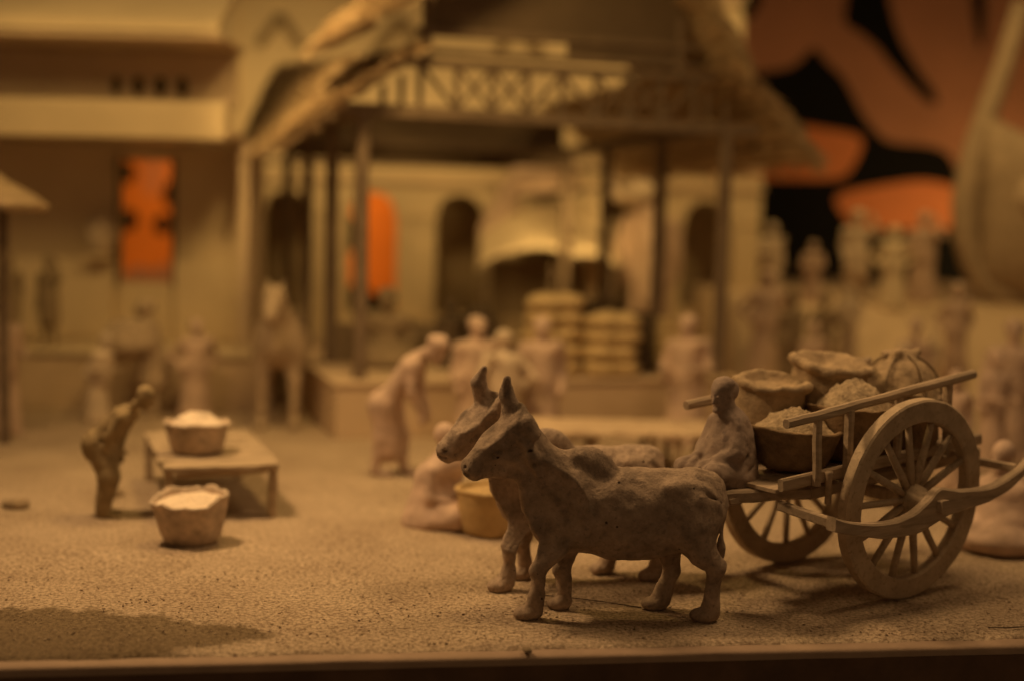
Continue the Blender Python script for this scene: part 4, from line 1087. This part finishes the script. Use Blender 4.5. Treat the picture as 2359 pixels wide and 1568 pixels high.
for i, (l, h, mm, rb, ar, rz, lab) in enumerate(data):
    zg = bank(l[0], l[1]); h -= max(0, zg-l[2])*.75 if l[2] < 1 else 0; l = (l[0], l[1], zg-.01)
    o = person(lab, standing(rb, ar, seed=30+i), l, R(rz), M[mm], h, .03, 30+i)
    if l[2] > 1 or h > 2.1: o.scale = (1.25, 1.25, 1.0)
person('seated pink robed figure on the sand at the right edge behind the cart', seated(51) + [('c', (0, 0, .06), (0, 0, .45), .36, .22, .08), ('e', (.05, 0, .1), (.45, .42, .12), .08)], (5.42, 14.0, 0), R(215), M['clayp'], 2.05, .022, 51)
person('crouching brown figure seen through the spokes of the near wheel', seated(52), (5.05, 16.4, 0), R(190), M['clayd'], 1.9, .026, 52)

# ================================================================== ANIMALS BEHIND
def horse():
    P = [('e', (.0, 0, 1.40), (.85, .33, .42), .05), ('e', (.60, 0, 1.45), (.36, .34, .46), .12), ('e', (-.70, 0, 1.45), (.36, .35, .42), .12),
         ('c', (.65, 0, 1.60), (.98, -.04, 2.15), .26, .15, .10), ('c', (.98, -.04, 2.20), (1.26, -.08, 1.98), .14, .10, .06), ('c', (1.26, -.08, 1.98), (1.36, -.09, 1.86), .10, .085, .04),
         ('c', (.93, .04, 2.28), (.93, .07, 2.42), .05, .02, .03), ('c', (.93, -.12, 2.28), (.93, -.15, 2.42), .05, .02, .03), ('c', (-1.0, 0, 1.55), (-1.15, 0, .8), .06, .07, .05)]
    for y in (-1, 1):
        P += [('c', (.62, .20*y, 1.3), (.66, .22*y, .78), .17, .09, .08), ('c', (.66, .22*y, .78), (.64, .22*y, .18), .085, .065, .04), ('e', (.68, .22*y, .07), (.12, .10, .08), .03),
              ('c', (-.68, .19*y, 1.3), (-.58, .2*y, .85), .22, .12, .08), ('c', (-.58, .2*y, .85), (-.80, .2*y, .62), .11, .085, .05), ('c', (-.80, .2*y, .62), (-.74, .2*y, .16), .08, .062, .04), ('e', (-.70, .2*y, .07), (.12, .1, .08), .03),
              ('e', (1.14, -.06+.10*y, 2.16), (.03, .02, .025), .01, '-')]
    return P
o = clay('horse', horse(), .032, M['claym'], lump=.012, lsc=6, seed=61, loc=(-3.88, 21.7, 0), rz=R(-82)); o.scale = (1, 1.2, 1); tag(o, 'tall pale horse facing forward beside the pavilion corner', 'horse')

def elephant():
    P = [('e', (-.9, 0, 2.15), (1.4, .82, .92), .1), ('e', (.35, 0, 2.75), (.62, .58, .72), .15), ('e', (.45, .22, 3.15), (.35, .3, .3), .12), ('e', (.45, -.22, 3.15), (.35, .3, .3), .12),
         ('c', (.85, 0, 2.5), (1.15, 0, 1.5), .30, .19, .12), ('c', (1.15, 0, 1.5), (1.1, .05, .75), .19, .11, .06), ('c', (1.1, .05, .75), (1.3, .1, .5), .11, .08, .05)]
    for y in (-1, 1):
        P += [('e', (.15, .85*y, 2.45), (.12, .45, .75), .10, (0, 0, R(20)*y)), ('c', (.1, .45*y, 1.9), (.12, .48*y, .2), .34, .26, .1), ('c', (-1.7, .45*y, 1.9), (-1.7, .48*y, .2), .36, .27, .1),
              ('e', (.12, .48*y, .1), (.32, .30, .1), .05), ('e', (-1.7, .48*y, .1), (.32, .30, .1), .05), ('c', (.85, .28*y, 2.15), (1.15, .34*y, 1.7), .09, .05, .05), ('e', (.86, .42*y, 2.85), (.06, .06, .05), .02, '-')]
    P += [('c', (-2.2, 0, 2.4), (-2.35, 0, 1.2), .09, .05, .05)]
    return P
o = clay('elephant', elephant(), .06, M['clayp'], lump=.03, lsc=4, seed=62, loc=(3.22, 31.0, 0), rz=R(-97)); o.scale = (.9, .62, 1.18); tag(o, 'pinkish elephant standing behind the pavilion in front of the last arch', 'elephant')
person('pale rider sitting on the neck of the elephant', seated(63), (2.75, 30.9, 4.05), R(-95), M['clay'], 2.9, .04, 63)

# ================================================================== PROPS
# plank table
TA = math.atan2(14.509-14.117, -2.564+3.802)
tb = thing('plank_table', 'low plank table with worn edges in front of the bending man', 'table', (-3.80, 14.12, 0), TA)
tl, td = 1.30, 2.62
for i in range(7):
    a = i*td/7
    bm = bmesh.new(); add_box(bm, (tl/2+rng.uniform(-.015, .015)-.055*a, a+td/14, .595+rng.uniform(-.004, .004)), (tl+rng.uniform(-.03, .03), td/7-.014, .065), None, .012)
    bmesh.ops.subdivide_edges(bm, edges=[e for e in bm.edges if e.calc_length() > .4], cuts=14, use_grid_fill=True); wobble(bm, .018, 6, i)
    from_bm('plank', bm, M['plank'], tb)
for (x, y) in ((.07, .10), (tl-.09, .10), (-.06, td-.14), (tl-.22, td-.14)):
    beam('leg', (x, y, 0), (x, y, .565), .10, .10, M['plank'], tb, bevel=.02, wob=.012, seed=x*5)
beam('apron', (.14, .10, .51), (tl-.16, .10, .535), .05, .055, M['plank'], tb, wob=.008)
beam('apron', (.02, td-.14, .51), (tl-.28, td-.14, .535), .05, .055, M['plank'], tb, wob=.008)
beam('apron', (.06, .17, .51), (-.06, td-.21, .535), .05, .055, M['plank'], tb, wob=.008)
beam('apron', (tl-.10, .17, .51), (tl-.22, td-.21, .535), .05, .055, M['plank'], tb, wob=.008)
b = basket('basket heaped with pale flour standing on the plank table', .375, .27, .36, M['bask'], M['flour'], .16, -.04, .02, 12, .05, name='basket', fill='flour'); b.location = (-3.66, 15.10, .622)
b = basket('ragged pale basket of white powder on the sand before the table', .39, .27, .47, M['bask'], M['flour'], .04, -.05, .022, 15, .03, fill='powder', wav=.06); b.location = (-3.27, 13.33, .01); b.rotation_euler = (R(7), R(-3), 0)
b = basket('yellow basket with full rim half hidden by the far ox', .38, .29, .50, M['basky'], M['basky'], .06, -.06, .02, 17, .03, fill='filling'); b.location = (-.20, 14.05, 0)

# long ragged bench behind the oxen
bn = thing('long_table', 'long low table with ragged edge behind the backs of the oxen', 'table', (.22, 17.5, 0), R(1))
for i in range(5):
    bm = bmesh.new(); add_box(bm, (1.33, .14+i*.28, .575), (2.72, .27, .06), None, .012)
    bmesh.ops.subdivide_edges(bm, edges=[e for e in bm.edges if e.calc_length() > .5], cuts=24, use_grid_fill=True); wobble(bm, .030, 7, i+3)
    from_bm('plank', bm, M['plat'], bn)
for x in (.12, .95, 1.75, 2.1, 2.55):
    for y in (.12, 1.3): beam('leg', (x, y, 0), (x, y, .535), .09, .09, M['plank'], bn, segs=3)

# sacks stacked on the platform
def sack_pile(u, v_, wd, n, hgt, lab, seed):
    z = .895
    for i in range(n):
        h = hgt
        P = [('e', (0, 0, h*.5), (wd/2, wd*.36, h*.56), .05), ('e', (wd*.22, 0, h*.5), (wd*.30, wd*.38, h*.5), .08), ('e', (-wd*.22, 0, h*.5), (wd*.30, wd*.38, h*.5), .08)]
        o = clay('sack', P, .032, M['sacky'], lump=.03, lsc=5, seed=seed+i, loc=tuple(pav(u+rng.uniform(-.04, .04), v_, z)), rz=PA+rng.uniform(-.06, .06))
        tag(o, lab[i], 'sack', None); z += h*.94
nth = ['bottom yellow sack', 'second yellow sack from the bottom', 'third yellow sack from the bottom', 'fourth yellow sack from the bottom', 'top yellow sack']
sack_pile(3.82, .66, .98, 5, .285, [f'{a} of the taller left pile on the pavilion platform' for a in nth], 70)
sack_pile(4.79, .50, .98, 4, .275, [f'{a} of the lower right pile on the pavilion platform' for a in nth[:3]+nth[4:]], 80)
def crate(u, v_, wd, dp, hh, lab, m):
    c = thing('crate', lab, 'crate', pav(u, v_, .896), PA)
    k = max(3, int(hh/.17))
    for s in (-1, 1):
        for i in range(k):
            box('slat', (0, s*(dp/2-.02), hh*(i+.5)/k), (wd, .035, hh/k-.015), m, c, bevel=.006); box('slat', (s*(wd/2-.02), 0, hh*(i+.5)/k), (.035, dp-.085, hh/k-.015), m, c, bevel=.006)
    box('lid', (0, 0, hh+.02), (wd+.02, dp+.02, .04), m, c, bevel=.008)
    return c
crate(6.05, .75, .52, .5, .90, 'buff slatted crate at the right end of the platform', M['sacky'])
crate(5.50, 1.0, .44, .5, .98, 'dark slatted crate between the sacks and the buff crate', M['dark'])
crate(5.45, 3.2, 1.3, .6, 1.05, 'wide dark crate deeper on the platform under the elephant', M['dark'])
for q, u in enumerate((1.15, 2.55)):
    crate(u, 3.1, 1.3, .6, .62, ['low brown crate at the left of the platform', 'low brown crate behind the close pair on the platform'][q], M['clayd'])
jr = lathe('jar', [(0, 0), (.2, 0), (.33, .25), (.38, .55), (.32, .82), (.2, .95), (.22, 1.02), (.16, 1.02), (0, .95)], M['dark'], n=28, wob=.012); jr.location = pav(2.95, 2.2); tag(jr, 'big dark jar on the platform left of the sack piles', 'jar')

# draped canvas awning stall behind the pavilion
st = thing('awning_stall', 'white canvas awning stall sagging on poles behind the pavilion', 'stall', (0, 31.0, 0))
def drape(name, P, y0, y1, th, m, seed):
    bm = bmesh.new(); rows = []
    n = 20
    for k in range(9):
        t = k/8; y = y0+(y1-y0)*t; row = []
        for i in range(n+1):
            f = i/n*(len(P)-1); s = min(int(f), len(P)-2); q = f-s; x = P[s][0]*(1-q)+P[s+1][0]*q; z = P[s][1]*(1-q)+P[s+1][1]*q
            z += .05*math.sin(x*5+y*2) - .10*math.sin(math.pi*t) + t*1.05
            row.append(((x, y, z)))
        rows.append(row)
    A = [[bm.verts.new(p) for p in r] for r in rows]; B = [[bm.verts.new((p[0], p[1], p[2]-th)) for p in r] for r in rows]
    for k in range(8):
        for i in range(n):
            bm.faces.new((A[k][i], A[k][i+1], A[k+1][i+1], A[k+1][i])); bm.faces.new((B[k][i], B[k+1][i], B[k+1][i+1], B[k][i+1]))
    for i in range(n):
        bm.faces.new((A[0][i], B[0][i], B[0][i+1], A[0][i+1])); bm.faces.new((A[8][i], A[8][i+1], B[8][i+1], B[8][i]))
    for k in range(8):
        bm.faces.new((A[k][0], A[k+1][0], B[k+1][0], B[k][0])); bm.faces.new((A[k][n], B[k][n], B[k+1][n], A[k+1][n]))
    return from_bm(name, bm, m, st, True)
drape('canvas', [(-.85, 2.35), (-.35, 2.75), (.1, 2.95), (1.0, 2.90), (2.0, 2.75), (2.45, 2.60)], -.9, 1.5, .06, M['white'], 1)
drape('canvas_flap', [(-.88, 2.40), (-.5, 3.05), (-.1, 3.75), (.1, 3.85)], .9, 1.2, .06, M['clayp'], 2)
box('canopy_board', (.72, .35, 4.55), (1.5, 1.0, .5), M['clayp'], st, Matrix.Rotation(R(-4), 3, 'Y') @ Matrix.Rotation(R(20), 3, 'X'), bevel=.05)
box('canopy_underside', (.8, .30, 4.18), (1.5, .8, .10), M['dark'], st, Matrix.Rotation(R(-7), 3, 'Y'), bevel=.02)
box('back_cloth', (.9, 1.60, 1.3), (3.0, .06, 2.6), M['clayd'], st, bevel=.02)
box('counter', (.95, -.35, .62), (2.4, .7, 1.24), M['clayd'], st, bevel=.04)
for x in (-.7, .9, 2.3):
    beam('pole', (x, -.75, 0), (x, -.75, 2.55), .09, .09, M['post'], st, segs=3)
    beam('pole', (x, 1.35, 0), (x, 1.35, 3.1 if x != .9 else 4.3), .09, .09, M['post'], st, segs=3)
box('white_pillar', (2.01, 1.2, 2.2), (.52, .3, 4.2), M['white'], st, bevel=.05)

# thatched awning poking in at the left edge
aw = thing('lean_to', 'slanting thatched lean to roof on a dark post at the left edge', 'shelter', (-7.42, 18.0, 0))
bm = bmesh.new(); add_box(bm, (-.60, .5, 4.12), (2.6, 1.6, .15), Matrix.Rotation(R(31), 3, 'Y'), .04)
bmesh.ops.subdivide_edges(bm, edges=[e for e in bm.edges if e.calc_length() > .6], cuts=10, use_grid_fill=True); wobble(bm, .05, 3, 4)
from_bm('roof_thatch', bm, M['thatch'], aw, True)
for y in (.1, 1.0): beam('post', (-.02, y, 0), (-.02, y, 3.72), .13, .13, M['post'], aw)
for y in (.1, 1.0): beam('post', (-1.5, y, 0), (-1.5, y, 4.6), .13, .13, M['post'], aw)

# beached boat prow on the terrace
bt = thing('boat', 'pale beached boat with tall curved prow at the right edge of the terrace', 'boat', (10.30, 28.3, 2.0))
def hull():
    bm = bmesh.new(); rows = []
    for i in range(15):
        t = i/14; x = -.45 + t*5.2
        hw = 1.5*(1-(1-t)**2.4)**.7 + .05; kz = .12 + .55*(1-min(1, t*3.2))**2.2; top = 2.75 + 1.3*(1-t)**3
        row = []
        for j in range(13):
            a = math.pi*j/12
            y = -math.cos(a)*hw; z = kz + (top-kz)*(1-math.sin(a)**.8)
            row.append((x - .0*(z), y, z))
        rows.append(row)
    A = [[bm.verts.new(p) for p in r] for r in rows]; B = [[bm.verts.new((p[0]+.06, p[1]*.93, p[2]+.04)) for p in r] for r in rows]
    for k in range(14):
        for i in range(12):
            bm.faces.new((A[k][i], A[k+1][i], A[k+1][i+1], A[k][i+1])); bm.faces.new((B[k][i], B[k][i+1], B[k+1][i+1], B[k+1][i]))
        bm.faces.new((A[k][0], B[k][0], B[k+1][0], A[k+1][0])); bm.faces.new((A[k][12], A[k+1][12], B[k+1][12], B[k][12]))
    for i in range(12): bm.faces.new((A[0][i], A[0][i+1], B[0][i+1], B[0][i])); bm.faces.new((A[14][i], B[14][i], B[14][i+1], A[14][i+1]))
    return from_bm('hull', bm, M['claym'], bt, True)
hull()
tube('stem_post', [(1.2, 0, .10), (.4, 0, .13), (-.1, 0, .35), (-.42, 0, .85), (-.58, 0, 1.5), (-.60, 0, 2.3), (-.45, 0, 3.2), (-.18, 0, 4.2), (.12, 0, 5.2), (.40, 0, 6.4)], [.16, .17, .2, .24, .27, .28, .27, .25, .22, .2], M['claym'], bt, 12)
sl = clay('rolled_sail', [('c', (.75, -.6, 2.35), (2.6, -.6, 2.5), .50, .55, .1), ('c', (.9, -.5, 2.9), (2.6, -.5, 3.0), .35, .4, .1)], .06, M['clay'], bt, lump=.04, lsc=4, seed=90)
tube('mast', [(1.25, .2, .4), (1.30, .2, 7.5)], [.13, .10], M['clayd'], bt, 10)
